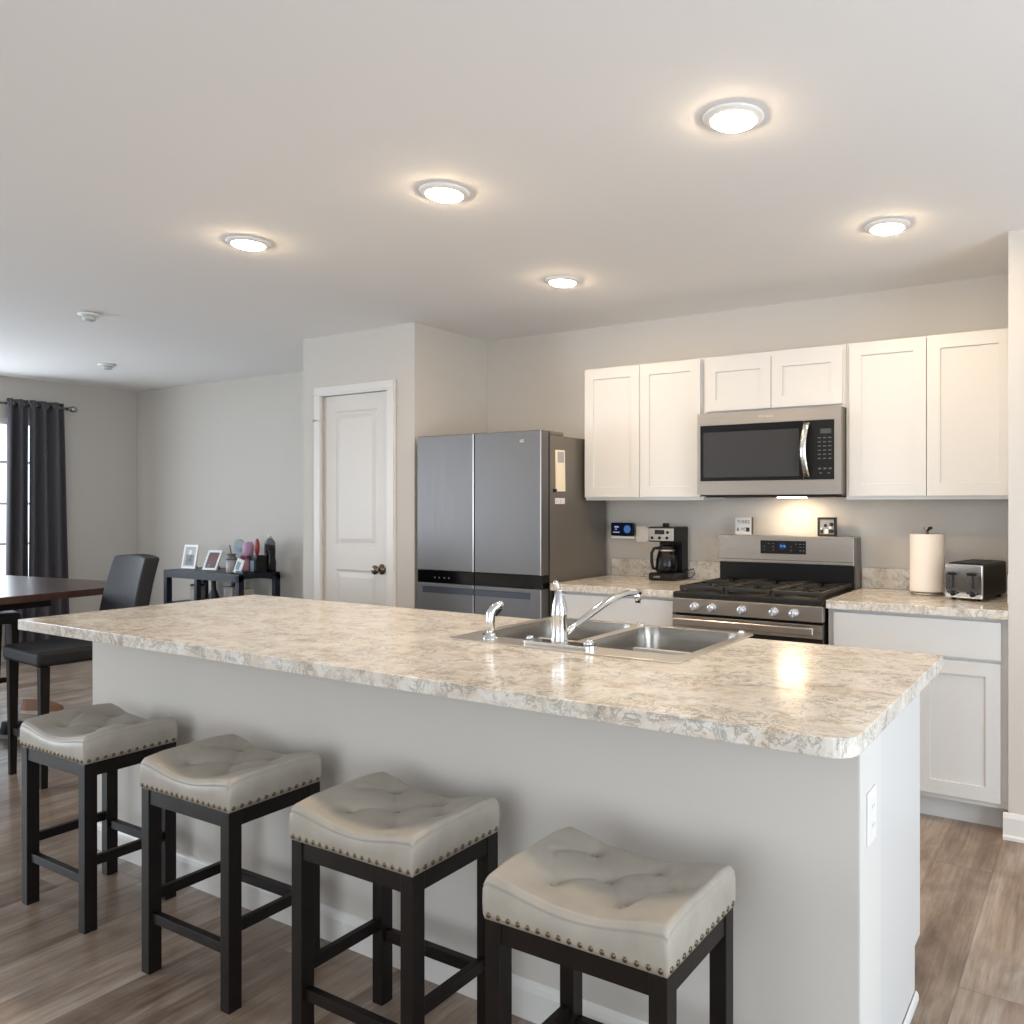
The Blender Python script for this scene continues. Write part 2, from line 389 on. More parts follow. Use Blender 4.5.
def text(name, body, size, m, loc, rot, parent=None, depth=.0004, align='LEFT', sx=1, world=True):
    c = bpy.data.curves.new('t', 'FONT'); c.body = body; c.size = size; c.extrude = depth; c.align_x = align
    to = bpy.data.objects.new('t', c); COL.objects.link(to)
    dg = bpy.context.evaluated_depsgraph_get(); dg.update()
    me = bpy.data.meshes.new_from_object(to.evaluated_get(dg)); bpy.data.objects.remove(to)
    b = B(); b.bm.from_mesh(me); bpy.data.meshes.remove(me)
    from mathutils import Euler
    b.xf(Matrix.Translation(loc) @ Euler(rot).to_matrix().to_4x4() @ Matrix.Diagonal((sx, 1, 1, 1)))
    for f in b.bm.faces: f.material_index = 0
    return b.put(name, m, parent, world=world)
FRONT = (PI/2, 0, 0)     # text facing -Y
def copy_tree(o, parent=None):
    c = o.copy(); COL.objects.link(c); c.parent = parent
    for ch in [q for q in CH.get(o.name, [])]: copy_tree(ch, c)
    return c
CH = {}
def index_children():
    CH.clear()
    for q in bpy.data.objects:
        if q.parent: CH.setdefault(q.parent.name, []).append(q)

# ================================================================ STRUCTURE
CE = 2.44
def struct(name, m, a): return box(name, m, a, kind='structure')
struct('floor', M['floor'], (-5.9, 5.2, -7.8, .4, -.06, 0))
struct('ceiling', M['ceiling'], (-5.9, 5.2, -7.8, .4, CE, CE+.06))
b = B()
b.box(-.999, 2.281, 0, .15, 0, CE); b.put('wall_kitchen', M['wall'], kind='structure')
# pantry closet walls with the door opening
b = B()
b.box(-2.02, -1.836, -.655, -.545, 0, CE); b.box(-1.214, -1.0, -.655, -.545, 0, CE); b.box(-1.836, -1.214, -.655, -.545, 2.048, CE)
b.put('wall_pantry_front', M['wall'], kind='structure')
b = B(); b.box(-1.11, -1.0, -.545, .15, 0, CE); b.put('wall_pantry_right', M['wall'], kind='structure')
b = B(); b.box(-2.02, -1.91, -.545, .167, 0, CE); b.put('wall_pantry_left', M['wall'], kind='structure')
struct('wall_back', M['wall'], (-5.56, -1.8, .167, .317, 0, CE))
b = B(); b.box(2.281, 5.0, -.65, 0, 0, CE); b.put('wall_wing', M['wall'], kind='structure')
# dining window wall with its opening
WY0, WY1, WZ0, WZ1 = -2.46, -.62, .62, 2.08
b = B()
b.box(-5.71, -5.56, WY1, .317, 0, CE); b.box(-5.71, -5.56, -7.6, -6.7, 0, CE); b.box(-5.71, -5.56, -4.5, WY0, 0, CE); b.box(-5.71, -5.56, -6.7, -4.5, 0, .6); b.box(-5.71, -5.56, -6.7, -4.5, 2.1, CE)
b.box(-5.71, -5.56, WY0, WY1, 0, WZ0); b.box(-5.71, -5.56, WY0, WY1, WZ1, CE)
b.put('wall_left', M['wall'], kind='structure')
# right wall with glazed door opening, rear wall with an opening for the added daylight
b = B(); b.box(5.0, 5.15, -7.6, -4.1, 0, CE); b.box(5.0, 5.15, -2.1, -.6, 0, CE); b.box(5.0, 5.15, -4.1, -2.1, 2.36, CE)
b.put('wall_right', M['wall'], kind='structure')
b = B(); b.box(-5.71, .8, -7.65, -7.5, 0, CE); b.box(4.4, 5.15, -7.65, -7.5, 0, CE); b.box(.8, 4.4, -7.65, -7.5, 0, .4); b.box(.8, 4.4, -7.65, -7.5, 2.3, CE)
b.put('wall_rear', M['wall'], kind='structure')

# baseboards
BB = [(0,0), (.013,0), (.013,.075), (.009,.088), (.005,.094), (0,.098)]
BBW = [(0,0), (.022,0), (.022,.012), (.014,.018), (.014,.085), (.008,.1), (0,.104)]
def baseboard(name, *segs, prof=BB):
    b = B()
    for p, q in segs: b.extrude_profile(prof, p, q)
    return b.put(name, M['trim'], kind='structure')
baseboard('baseboard_wing', ((2.262,-.65,0), (5.0,-.65,0)), prof=BBW)
baseboard('baseboard_back', ((-5.56,.167,0), (-2.02,.167,0)))
baseboard('baseboard_left', ((-5.56,-7.5,0), (-5.56,.167,0)))
baseboard('baseboard_pantry', ((-2.02,-.655,0), (-1.895,-.655,0)), ((-1.155,-.655,0), (-1.0,-.655,0)), ((-2.02,.167,0), (-2.02,-.655,0)))

# ---- dining window: frame, sashes with muntins, panes
b = B()
for (y0, y1, z0, z1) in ((WY0, WY0+.05, WZ0, WZ1), (WY1-.05, WY1, WZ0, WZ1), (WY0+.05, WY1-.05, WZ0, WZ0+.05), (WY0+.05, WY1-.05, WZ1-.05, WZ1), ((WY0+WY1)/2-.03, (WY0+WY1)/2+.03, WZ0+.05, WZ1-.05)):
    b.box(-5.69, -5.585, y0, y1, z0, z1)
win = b.put('window_1', M['trim'], kind='structure')
b = B()
for z in (1.0, 1.35, 1.71): b.box(-5.66, -5.645, WY0+.05, WY1-.05, z-.011, z+.011)
for y in (-2.03, -1.08): b.box(-5.66, -5.645, y-.011, y+.011, WZ0+.05, WZ1-.05)
b.put('muntin_grid', M['trim'], win)
b = B(); b.box(-5.668, -5.664, WY0+.05, WY1-.05, WZ0+.05, WZ1-.05); b.put('window_pane', M['glass'], win)
b = B(); b.box(-5.57, -5.52, WY0-.04, WY1+.04, WZ0-.03, WZ0, bev=.004); b.put('window_sill', M['trim'], win)

# ---- pantry door
dr = B()
vs = dr.panel(-1.833, -1.217, .012, 2.045, -.642, .035, [(-1.718, -1.332, 1.075, 1.945), (-1.718, -1.332, .22, .925)], [(.012, .007), (.022, .007), (.05, .002)])
door = dr.put('door_1', M['door'], kind='structure')
b = B()
for x0, x1 in ((-1.895, -1.833), (-1.217, -1.155)): 
    b.box(x0, x1, -.668, -.655, 0, 2.047, bev=.003); b.box(x0+.006 if x0 < -1.5 else x0, x1 if x0 < -1.5 else x1-.006, -.674, -.668, 0, 2.047)
b.box(-1.895, -1.155, -.668, -.655, 2.047, 2.108, bev=.003); b.box(-1.889, -1.161, -.674, -.668, 2.06, 2.102)
b.put('trim_door_casing', M['trim'], kind='structure')
b = B(); b.lathe([(.033,0), (.033,.004), (.026,.010), (.011,.013), (.011,.035), (.02,.040), (.029,.050), (.029,.060), (.020,.068), (.0,.070)], (-1.292, -.642, .938), R=Matrix.Rotation(PI/2, 4, 'X'))
b.put('door_knob', M['knobmetal'], door, world=True, label='dark bronze door knob')
b = B(); b.box(-1.2185, -1.2165, -.640, -.612, .91, .99); b.put('latch_plate', M['knobmetal'], door)
for z in (1.86, 1.13, .25):
    b = B(); b.box(-1.845, -1.819, -.6455, -.6415, z-.045, z+.045); b.cyl((-1.833,-.648,z-.047), (-1.833,-.648,z+.047), .0055, seg=12)
    if z > 1.8:  # the hinge-pin door stop
        b.tube([(-1.833,-.648,z+.02), (-1.845,-.675,z+.03), (-1.865,-.69,z+.03)], .003, 8); b.cyl((-1.862,-.688,z+.03), (-1.872,-.696,z+.03), .008, seg=10)
    b.put('hinge', C_('hinge_silver', 205, 202, 196, .3), door)

# ================================================================ ISLAND
IX0, IX1, IY0, IY1 = -.86, 2.166, -2.493, -2.31
isl = thing('kitchen_island', 'grey-painted kitchen island body with white end panel, under the long counter', 'kitchen island', ((IX0+IX1)/2, -2.2, 0))
box('knee_wall', M['wall'], (IX0, IX1, IY0, IY1, 0, .876), isl, label='light grey painted front wall of island')
box('end_cap', M['trim'], (IX1, IX1+.003, IY0+.0, IY1, 0, .876), isl)
# toe kick notch is cut from the end panels
for x0, x1 in ((IX1-.018, IX1), (IX0, IX0+.018)):
    b = B(); v_ = [(IY1,0), (-1.915,0), (-1.915,.142), (-1.845,.142), (-1.845,.876), (IY1,.876)]
    b.prism(v_, 0, x1-x0); b.xf(Matrix.Translation((x0,0,0)) @ Matrix(((0,0,1,0),(1,0,0,0),(0,1,0,0),(0,0,0,1))))
    b.put('end_panel', M['cabinet'], isl)
box('toe_kick', M['cabinet'], (IX0+.018, IX1-.018, -1.935, -1.915, 0, .142), isl)
b = B(); b.box(IX0+.018, IX1-.018, IY1, -1.865, .142, .16); b.box(IX0+.018, IX1-.018, -1.865, -1.846, .142, .70)
b.put('cabinet_box', M['cabinet'], isl)
nx = 6; wx = (IX1-IX0-.01)/nx
for k in range(nx):
    x0 = IX0+.006+k*wx; b = B()
    vs = b.panel(-(x0+wx-.006), -x0, .155, .86, 1.845-.02, .0195, [(-(x0+wx-.006)+.057, -x0-.057, .212, .803)], [(.001, .008)])
    b.xf(Matrix.Rotation(PI, 4, 'Z')); 
    b.put('cabinet_door', M['cabinet'], isl)
b = B(); b.extrude_profile(BB, (IX0,IY0,0), (IX1+.003,IY0,0)); b.extrude_profile([(0,0), (.008,0), (.0075,.012), (.004,.020), (0,.023)], (IX1+.003,IY0-.013,0), (IX1+.003,-1.915,0))
b.put('baseboard', M['trim'], isl)

def rrect(x0, x1, y0, y1, rs, seg=6):
    """rounded rectangle, counter-clockwise; rs radii for (x0y0, x1y0, x1y1, x0y1)"""
    out = []
    for (cx, cy, a0, r) in ((x0, y0, PI, rs[0]), (x1, y0, 1.5*PI, rs[1]), (x1, y1, 0, rs[2]), (x0, y1, .5*PI, rs[3])):
        px = cx+r if cx == x0 else cx-r; py = cy+r if cy == y0 else cy-r
        n = seg if r > .004 else 1
        for k in range(n+1): 
            a = a0+(PI/2)*k/n
            out.append((px+r*math.cos(a), py+r*math.sin(a)))
    return out
sx0, sx1, sy0, sy1 = .79, 1.62, -2.262, -1.705
ct = B(); ct.prism(rrect(-.908, 2.217, -2.725, -1.768, (.004,.05,.012,.004)), .8765, .914, holes=[rrect(sx0+.02, sx1-.02, sy0+.02, sy1-.02, (.03,)*4)[::-1]])
o = ct.put('island_countertop', M['laminate']); tag(o, 'long marbled beige laminate countertop of the island with rounded corner', 'countertop')
md = o.modifiers.new('bev', 'BEVEL'); md.width = .002; md.segments = 2; md.limit_method = 'ANGLE'; md.angle_limit = math.radians(50)

# outlet on the island end
def outlet(name, label, loc, rz, w=.07, h=.115):
    r = thing(name, label, 'outlet', loc, rz)
    b = B(); b.box(-w/2, w/2, -.004, 0, -h/2, h/2, bev=.0015); b.put('cover_plate', M['white'], r, world=False)
    for z in (-.021, .021): b = B(); b.box(-.017, .017, -.0055, -.004, z-.014, z+.014, bev=.001); b.put('receptacle', M['white'], r, world=False)
    for z in (-.021, .021):
        for x in (-.007, .006): b = B(); b.box(x-.001, x+.001, -.0059, -.0054, z-.003, z+.006); b.put('slot', C_('slot_grey', 150, 150, 150), r, world=False)
    return r
outlet('wall_outlet', 'white outlet cover plate on the white end of the island', (IX1+.0035, -2.405, .664), PI/2)
outlet('wall_outlet', 'white outlet plate on the wing wall beside the toaster', (2.2805, -.60, 1.0), -PI/2)

# ---- sink
sk = thing('kitchen_sink', 'stainless double-bowl drop-in sink set in the island countertop', 'sink', ((sx0+sx1)/2, (sy0+sy1)/2, .914))
bowls = [(sx0+.035, 1.185, -2.165, sy1-.028), (1.225, sx1-.035, -2.165, sy1-.028)]
b = B(); b.prism(rrect(sx0, sx1, sy0, sy1, (.025,)*4), .9142, .9185, holes=[rrect(x0, x1, y0, y1, (.055,)*4)[::-1] for x0, x1, y0, y1 in bowls])
o = b.put('rim', M['steelrim'], sk); md = o.modifiers.new('bev', 'BEVEL'); md.width = .0018; md.segments = 2; md.limit_method = 'ANGLE'
for x0, x1, y0, y1 in bowls:
    b = B(); D = .18; prev = None
    prof = [(0, .9183), (.002, .910), (.008, .88), (.014, .918-D+.04), (.022, .918-D+.015), (.045, .918-D+.002), (.07, .918-D)]
    for ins, z in prof:
        ring = [b.bm.verts.new((x, y, z)) for x, y in rrect(x0+ins, x1-ins, y0+ins, y1-ins, (max(.055-ins*.3, .02),)*4)]
        if prev:
            for k in range(len(ring)): f = b.bm.faces.new((prev[k], ring[k], ring[(k+1) % len(ring)], prev[(k+1) % len(ring)])); f.smooth = True
        prev = ring
    b.bm.faces.new(prev); bmesh.ops.recalc_face_normals(b.bm, faces=b.bm.faces)
    for f in b.bm.faces: f.normal_flip()
    bw = b.put('bowl', M['steelsink'], sk)
    b = B(); b.lathe([(.042,0), (.042,.003), (.030,.004), (.026,-.0005), (0,-.0005)], ((x0+x1)/2, (y0+y1)/2+.05, .918-D+.0006)); b.put('drain', M['chrome'], bw)
for x, y in ((1.575, -1.720), (1.203, -1.735)):   # small domed caps at the back of the rim
    b = B(); b.lathe([(.012,0), (.013,.004), (.008,.009), (.0,.010)], (x, y, .9185)); b.put('deck_cap', M['chrome'], sk)

# ---- faucet
fc = thing('kitchen_faucet', 'chrome single-lever kitchen faucet with long curved spout, on the sink deck', 'faucet', (1.195, -2.21, .9187))
b = B()
pl = rrect(1.066, 1.326, -2.236, -2.184, (.024,)*4, 8)
b.prism(pl, .9187, .930); b.put('deck_plate', M['chrome'], fc)
b = B(); b.lathe([(.010,0), (.016,.002), (.016,.008), (.009,.016), (0,.018)], (1.30, -2.21, .930)); b.put('cap', M['chrome'], fc)
b = B(); b.lathe([(.008,0), (.012,.002), (.010,.010), (0,.012)], (1.085, -2.21, .930)); b.put('cap', M['chrome'], fc)
b = B(); b.lathe([(.027,0), (.026,.01), (.023,.02), (.0225,.075), (.024,.078), (.0245,.085), (.0225,.105), (.018,.125), (.011,.145), (.0065,.158), (0,.160)], (1.195, -2.21, .930)); b.put('body', M['chrome'], fc)
b = B(); b.tube([(1.195,-2.21,1.075), (1.193,-2.214,1.092), (1.190,-2.22,1.107), (1.188,-2.224,1.114)], [.006,.0075,.009,.006], 12); b.put('lever_handle', M['chrome'], fc)
b = B()
b.tube([(1.2,-2.185,.955), (1.203,-2.13,.973), (1.208,-2.07,.995), (1.213,-2.0,1.020), (1.218,-1.93,1.038), (1.222,-1.87,1.047), (1.226,-1.82,1.046), (1.229,-1.797,1.040)], [.009,.0095,.0105,.0115,.012,.0125,.0125,.012], 14, sx=1.1)
b.cyl((1.2285,-1.803,1.042), (1.2285,-1.801,1.014), .0115, .011); b.put('spout', M['chrome'], fc)
b = B(); b.cyl((1.2285,-1.801,1.0139), (1.2285,-1.801,1.007), .009); b.put('aerator', M['rubber'], fc)
# ---- side sprayer
sp = thing('side_sprayer', 'small chrome side sprayer standing left of the faucet on the sink', 'sprayer', (.932, -2.215, .9187))
b = B(); b.lathe([(.024,0), (.023,.004), (.017,.012), (.0145,.02), (0,.021)], (.932, -2.215, .9187)); b.put('base', M['chrome'], sp)
b = B(); b.tube([(.932,-2.215,.938), (.932,-2.215,.975), (.933,-2.213,1.0), (.937,-2.207,1.012), (.945,-2.197,1.022), (.956,-2.183,1.025)], [.0125,.0145,.015,.014,.0125,.0135], 14); b.put('spray_head', M['chrome'], sp)
b = B(); b.tube([(.940,-2.198,.99), (.944,-2.192,1.0), (.95,-2.183,1.012)], [.004,.005,.004], 8); b.put('trigger', M['black'], sp)

# ================================================================ STOOLS
SW, SD, SH = .405, .285, .53
TX = [(-.103,-.054), (.060,-.054), (-.020,.022), (.136,.022), (-.105,.098), (.055,.098)]
PL = [((-.103,-.054), (-.020,.022)), ((.060,-.054), (-.020,.022)), ((.060,-.054), (.136,.022)), ((-.105,.098), (-.020,.022)), ((.055,.098), (-.020,.022)), ((.055,.098), (.136,.022)),
      ((-.103,-.054), (-.160,.022)), ((-.105,.098), (-.160,.022))]
def segd(x, y, s):
    (ax, ay), (bx, by) = s; dx, dy = bx-ax, by-ay
    t = max(0, min(1, ((x-ax)*dx+(y-ay)*dy)/(dx*dx+dy*dy)))
    return math.hypot(x-ax-t*dx, y-ay-t*dy)
def stool():
    r = thing('bar_stool', '', 'stool', group='backless saddle stools along the island')
    w, d, L = SW/2, SD/2, .037
    for sx in (-1, 1):
        for sy in (-1, 1):
            x0 = sx*w - (L if sx > 0 else 0); y0 = sy*d - (L if sy > 0 else 0)
            b = B(); b.box(x0, x0+L, y0, y0+L, 0, SH-.001, bev=.0015); b.put('leg', M['espresso'], r, world=False)
    iw, idp = w-L, d-L
    b = B(); ap = .043
    b.box(-iw, iw, -d+.003, -d+.025, SH-ap, SH-.001); b.box(-iw, iw, d-.025, d-.003, SH-ap, SH-.001)
    b.box(-w+.003, -w+.025, -idp, idp, SH-ap, SH-.001); b.box(w-.025, w-.003, -idp, idp, SH-ap, SH-.001)
    b.put('apron', M['espresso'], r, world=False)
    for a in ((-iw, iw, -d+.009, -d+.028, .145, .173), (-iw, iw, d-.028, d-.009, .170, .200), (-w+.008, -w+.027, -idp, idp, .200, .230), (w-.027, w-.008, -idp, idp, .200, .230)):
        b = B(); b.box(*a, bev=.0012); b.put('stretcher', M['espresso'], r, world=False)
    # cushion: grid top with saddle, tufts, seams
    b = B(); NX, NY = 96, 68; G = {}
    W2, D2 = w+.001, d+.001
    base = .589
    def top(x, y):
        u = x/W2; v = y/D2
        z = base+.032*(.72*u*u+.28*(1-math.cos(PI*u))/2) + .004*(1-v*v)
        e = .008*(max(0, 1-(1-abs(u))/.05)**2+max(0, 1-(1-abs(v))/.07)**2)+.006*max(0, abs(u)-.7)/.3*max(0, abs(v)-.6)/.4
        z -= e
        t = 0
        for tx, ty in TX: q = math.hypot(x-tx, y-ty); t += .012*math.exp(-(q/.018)**2)+.010*math.exp(-(q/.045)**2)
        pl_ = max(math.exp(-(segd(x, y, sg)/.006)**2)*.5+math.exp(-(segd(x, y, sg)/.014)**2)*.5 for sg in PL)
        t += .005*pl_*(1-min(1, t/.02))
        return z-t
    for i in range(NX+1):
        for j in range(NY+1):
            x = -W2+2*W2*i/NX; y = -D2+2*D2*j/NY
            k = 1
            G[i, j] = b.bm.verts.new((x, y, top(x, y)))
    for i in range(NX):
        for j in range(NY): b.bm.faces.new((G[i, j], G[i+1, j], G[i+1, j+1], G[i, j+1]))
    per = [(i, 0) for i in range(NX)]+[(NX, j) for j in range(NY)]+[(i, NY) for i in range(NX, 0, -1)]+[(0, j) for j in range(NY, 0, -1)]
    prev = [G[p] for p in per]
    for off, f in ((.0020, .05), (.0003, .09), (.0024, .13), (.0030, .55), (.0020, .85), (0, 1)):
        ring = []
        for p in per:
            g = G[p]; zt = g.co.z; z = zt+(SH-zt)*f
            nx_ = g.co.x/W2; ny_ = g.co.y/D2
            ox = off*(1 if nx_ > .999 else -1 if nx_ < -.999 else 0); oy = off*(1 if ny_ > .999 else -1 if ny_ < -.999 else 0)
            ring.append(b.bm.verts.new((g.co.x+ox, g.co.y+oy, z)))
        for k in range(len(per)):
            j = (k+1) % len(per); b.bm.faces.new((prev[k], ring[k], ring[j], prev[j]))
        prev = ring
    b.bm.faces.new(prev); bmesh.ops.recalc_face_normals(b.bm, faces=b.bm.faces)
    cu = b.put('cushion', M['fabric'], r, world=False, smooth=True, label='greige tufted cushion')
    # welt seam below the top edge
    for tx, ty in TX:
        b = B(); b.sphere((tx, ty, top(tx, ty)+.001), .0075, (1, 1, .5), 14); b.put('button', M['fabric'], cu, world=False)
    b = B(); pts = []
    n = 17
    for k in range(n):
        x = -W2+.012+(2*W2-.024)*k/(n-1); pts += [(x, -D2-.002, 'y'), (x, D2+.002, 'y')]
    n = 12
    for k in range(n):
        y = -D2+.012+(2*D2-.024)*k/(n-1); pts += [(-W2-.002, y, 'x'), (W2+.002, y, 'x')]
    for x, y, a in pts: b.sphere((x, y, SH+.010), .0058, (1, .55, 1) if a == 'y' else (.55, 1, 1), 10)
    b.put('nailhead_trim', M['bronze'], r, world=False, label='row of antique brass nailheads')
    return r
st0 = stool(); index_children()
SPOTS = [(-.356, -2.714, 0), (.407, -2.735, .5), (1.098, -2.757, 0), (1.757, -2.812, 0)]
LBL = ['backless stool farthest left, in front of the island near the dark dining chair',
       'second backless stool from the left, fully visible with all its front legs',
       'third backless stool from the left, between the second and the nearest one',
       'nearest and rightmost backless stool, its tufted buttons clearest, below the sink']
for k, ((x, y, a), lb) in enumerate(zip(SPOTS, LBL)):
    o = st0 if k == 0 else copy_tree(st0)
    o.location = (x, y, 0); o.rotation_euler = (0, 0, math.radians(a)); o['label'] = lb

# ================================================================ BASE CABINETS, COUNTERS
def shaker_door(x0, x1, z0, z1, y, parent, name='cabinet_door', rail=.057, th=.02):
    b = B(); b.panel(x0, x1, z0, z1, y, th, [(x0+rail, x1-rail, z0+rail, z1-rail)], [(.0015, .008)] if rail else [])
    return b.put(name, M['cabinet'], parent)
def base_cab(x0, x1, label, doorx, drawer_z=(.705, .862), door_z=(.125, .692)):
    c = thing('base_cabinet', label, 'cabinet', ((x0+x1)/2, -.3, 0), group='white base cabinets beside the range')
    b = B(); b.box(x0, x1, -.61, -.004, .1, .8755); b.put('cabinet_box', M['cabinet'], c)
    b = B(); b.box(x0, x1, -.55, -.52, 0, .1); b.put('toe_kick', M['cabinet'], c)
    b = B(); b.box(doorx[0], doorx[-1], -.63, -.6102, *drawer_z, bev=.0015); b.put('drawer_front', M['cabinet'], c)
    for a, q in zip(doorx, doorx[1:]): shaker_door(a+.0015, q-.0015, door_z[0], door_z[1], -.63, c)
    return c
base_cab(.004, .758, 'white base cabinet between the fridge and the range', [.018, .38, .745])
base_cab(1.532, 2.2805, 'white base cabinet right of the range, with one wide drawer front above', [1.56, 1.915, 2.252])
for x0, x1, lb in ((.002, .757, 'marbled countertop section between the fridge and the range, under the coffee maker'), (1.530, 2.2805, 'marbled countertop section right of the range, under the toaster')):
    c = thing('wall_countertop', lb, 'countertop', ((x0+x1)/2, -.3, .876))
    b = B(); b.box(x0, x1, -.648, -.003, .876, .914, bev=.003); b.put('slab', M['laminate'], c)
    b = B(); b.box(x0, x1, -.022, -.003, .914, 1.016, bev=.002); b.put('backsplash', M['laminate'], c)

# ================================================================ UPPER CABINETS
def upper(x0, x1, z0, z1, label, doors, dz):
    c = thing('wall_cabinet', label, 'cabinet', ((x0+x1)/2, -.15, z0), group='white wall cabinets')
    b = B(); b.box(x0, x1, -.305, -.004, z0, z1); b.put('cabinet_box', M['cabinet'], c)
    for a, q in doors: shaker_door(a, q, dz[0], dz[1], -.325, c)
    return c
upper(.008, .760, 1.366, 2.122, 'two-door white wall cabinet at the left end, above the coffee maker', [(.012, .375), (.379, .748)], (1.383, 2.114))
upper(.7615, 1.5265, 1.815, 2.122, 'short two-door white wall cabinet directly above the microwave', [(.782, 1.146), (1.150, 1.512)], (1.832, 2.095))
upper(1.528, 2.2805, 1.366, 2.122, 'tall two-door white wall cabinet at the right end, above the toaster', [(1.546, 1.903), (1.907, 2.268)], (1.383, 2.114))

# ================================================================ MICROWAVE
mw = thing('microwave', 'stainless over-the-range microwave with black glass door, under the short cabinet', 'microwave', (1.15, -.2, 1.39))
mx0, mx1, mz0, mz1 = .7645, 1.5255, 1.392, 1.8135
box('casing', M['blackmatte'], (mx0+.004, mx1-.004, -.355, -.005, mz0-.006, mz1-.002), mw)
box('side_trim', M['slateside'], (mx1-.004, mx1-.001, -.352, -.31, mz0, mz1-.002), mw)
b = B(); b.panel(mx0, mx1, mz0, mz1, -.390, .034, [(.782, 1.494, 1.462, 1.752)], [(.001, .003)]); 
for f in b.bm.faces: f.material_index = 0
b.put('front_frame', M['steel'], mw)
b = B(); b.box(.7835, 1.340, -.3895, -.3865, 1.4635, 1.7505); b.put('door_glass', M['blackgloss'], mw, label='black glass door')
b = B(); b.box(.800, 1.318, -.3902, -.3896, 1.482, 1.715); b.put('window', mat('microwave_window', srgb(58,58,60), .06), mw)
b = B(); b.box(1.342, 1.4925, -.3900, -.3865, 1.4635, 1.7505); cp = b.put('control_panel', M['black'], mw)
b = B(); b.box(1.424, 1.478, -.3908, -.3901, 1.685, 1.708); b.put('display', C_('grey_display', 78, 80, 82, .2), cp)
b = B()
for j in range(6):
    for i in range(3): b.box(1.412+i*.026, 1.427+i*.026, -.3906, -.3901, 1.662-j*.020, 1.667-j*.020)
b.put('keypad_marks', C_('key_grey', 96, 98, 100), cp)
b = B()
for i in range(3): b.box(1.414+i*.026, 1.428+i*.026, -.3906, -.3901, 1.512, 1.520)
for i in range(2): b.box(1.420+i*.04, 1.432+i*.04, -.3906, -.3901, 1.492, 1.497)
b.put('function_marks', C_('key_grey', 96, 98, 100), cp)
b = B()
pts = []
for k in range(15):
    t = k/14; z = 1.740-.262*t; pts.append((1.362, -.4-.035*math.sin(PI*t)**.7, z))
for a, q in zip(pts, pts[1:]): pass
rings = []
for i, p in enumerate(pts):
    x, y, z = p; bow = -.010*math.sin(PI*i/14)
    rings.append([b.bm.verts.new(c) for c in ((x-.016+bow, y+.004, z), (x-.013+bow, y-.006, z), (x+.013+bow, y-.006, z), (x+.016+bow, y+.004, z), (x+.010+bow, y+.010, z), (x-.010+bow, y+.010, z))])
for a, q in zip(rings, rings[1:]):
    for k in range(6): f = b.bm.faces.new((a[k], a[(k+1) % 6], q[(k+1) % 6], q[k])); f.smooth = k in (0, 1, 2)
b.bm.faces.new(rings[0]); b.bm.faces.new(rings[-1]); bmesh.ops.recalc_face_normals(b.bm, faces=b.bm.faces)
b.put('door_handle', M['chrome'] if False else metal_brushed('handle_steel', srgb(214,211,207), .2, 2), mw)
text('logo', 'Whirlpool', .019, C_('logo_silver', 235, 230, 225, .2), (1.105, -.3903, 1.779), FRONT, mw)
b = B(); b.box(mx0+.03, mx1-.03, -.35, -.03, mz0-.012, mz0-.006); b.put('vent_grille', M['rubber'], mw)
b = B(); b.box(1.13, 1.27, -.19, -.12, mz0-.0145, mz0-.0121); b.put('cooktop_lamp', emitter('cooktop_lamp', (1,.76,.50,1), 36), mw, label='lit cooktop lamp')

# ================================================================ RANGE
rg = thing('gas_range', 'stainless gas range with black cooktop and five knobs, between the wall counters', 'range', (1.143, -.35, 0))
rx0, rx1 = .762, 1.5255
b = B(); b.box(rx0+.003, rx1-.003, -.635, -.03, .02, .885); b.put('body', M['black'], rg)
for x in (rx0+.05, rx1-.05):
    for y in (-.58, -.08): b = B(); b.cyl((x,y,0), (x,y,.02), .015); b.put('foot', M['rubber'], rg)
b = B(); b.box(rx0, rx1, -.660, -.035, .885, .912, bev=.004); b.put('cooktop', M['blackmatte'], rg, label='black enamel cooktop')
# control panel, slightly raked
b = B(); b.box(rx0+.002, rx1-.002, -.668, -.636, .812, .884, bev=.003); b.put('control_panel', M['steel'], rg)
for x in (.889, .979, 1.134, 1.293, 1.389):
    k_ = B(); k_.lathe([(.0215,0), (.0215,.005), (.018,.007), (.017,.026), (.015,.028), (0,.028)], (x, -.668, .847), R=Matrix.Rotation(PI/2, 4, 'X')); 
    kn = k_.put('knob', mat('knob_silver', srgb(214,218,226), .25, .7) if 'kn' not in M else M['kn'], rg); M['kn'] = kn.data.materials[0]
    k_ = B(); k_.box(x-.0045, x+.0045, -.702, -.696, .831, .863, bev=.0015); k_.put('grip', M['kn'], kn)
# oven door with handle
b = B(); b.box(rx0+.004, rx1-.004, -.668, -.636, .19, .803, bev=.004); od = b.put('oven_door', M['blackgloss'], rg)
b = B(); b.box(rx0+.004, rx1-.004, -.6705, -.6682, .738, .800, bev=.0008); b.put('door_trim', M['steel'], od)
b = B(); b.box(.790, 1.493, -.722, -.706, .757, .793, bev=.006, seg=3); b.box(.80, .82, -.708, -.6706, .765, .785); b.box(1.463, 1.483, -.708, -.6706, .765, .785); b.put('oven_handle', M['steel'], od)
b = B(); b.box(rx0+.004, rx1-.004, -.665, -.636, .03, .18, bev=.004); b.put('storage_drawer', M['steel'], rg)
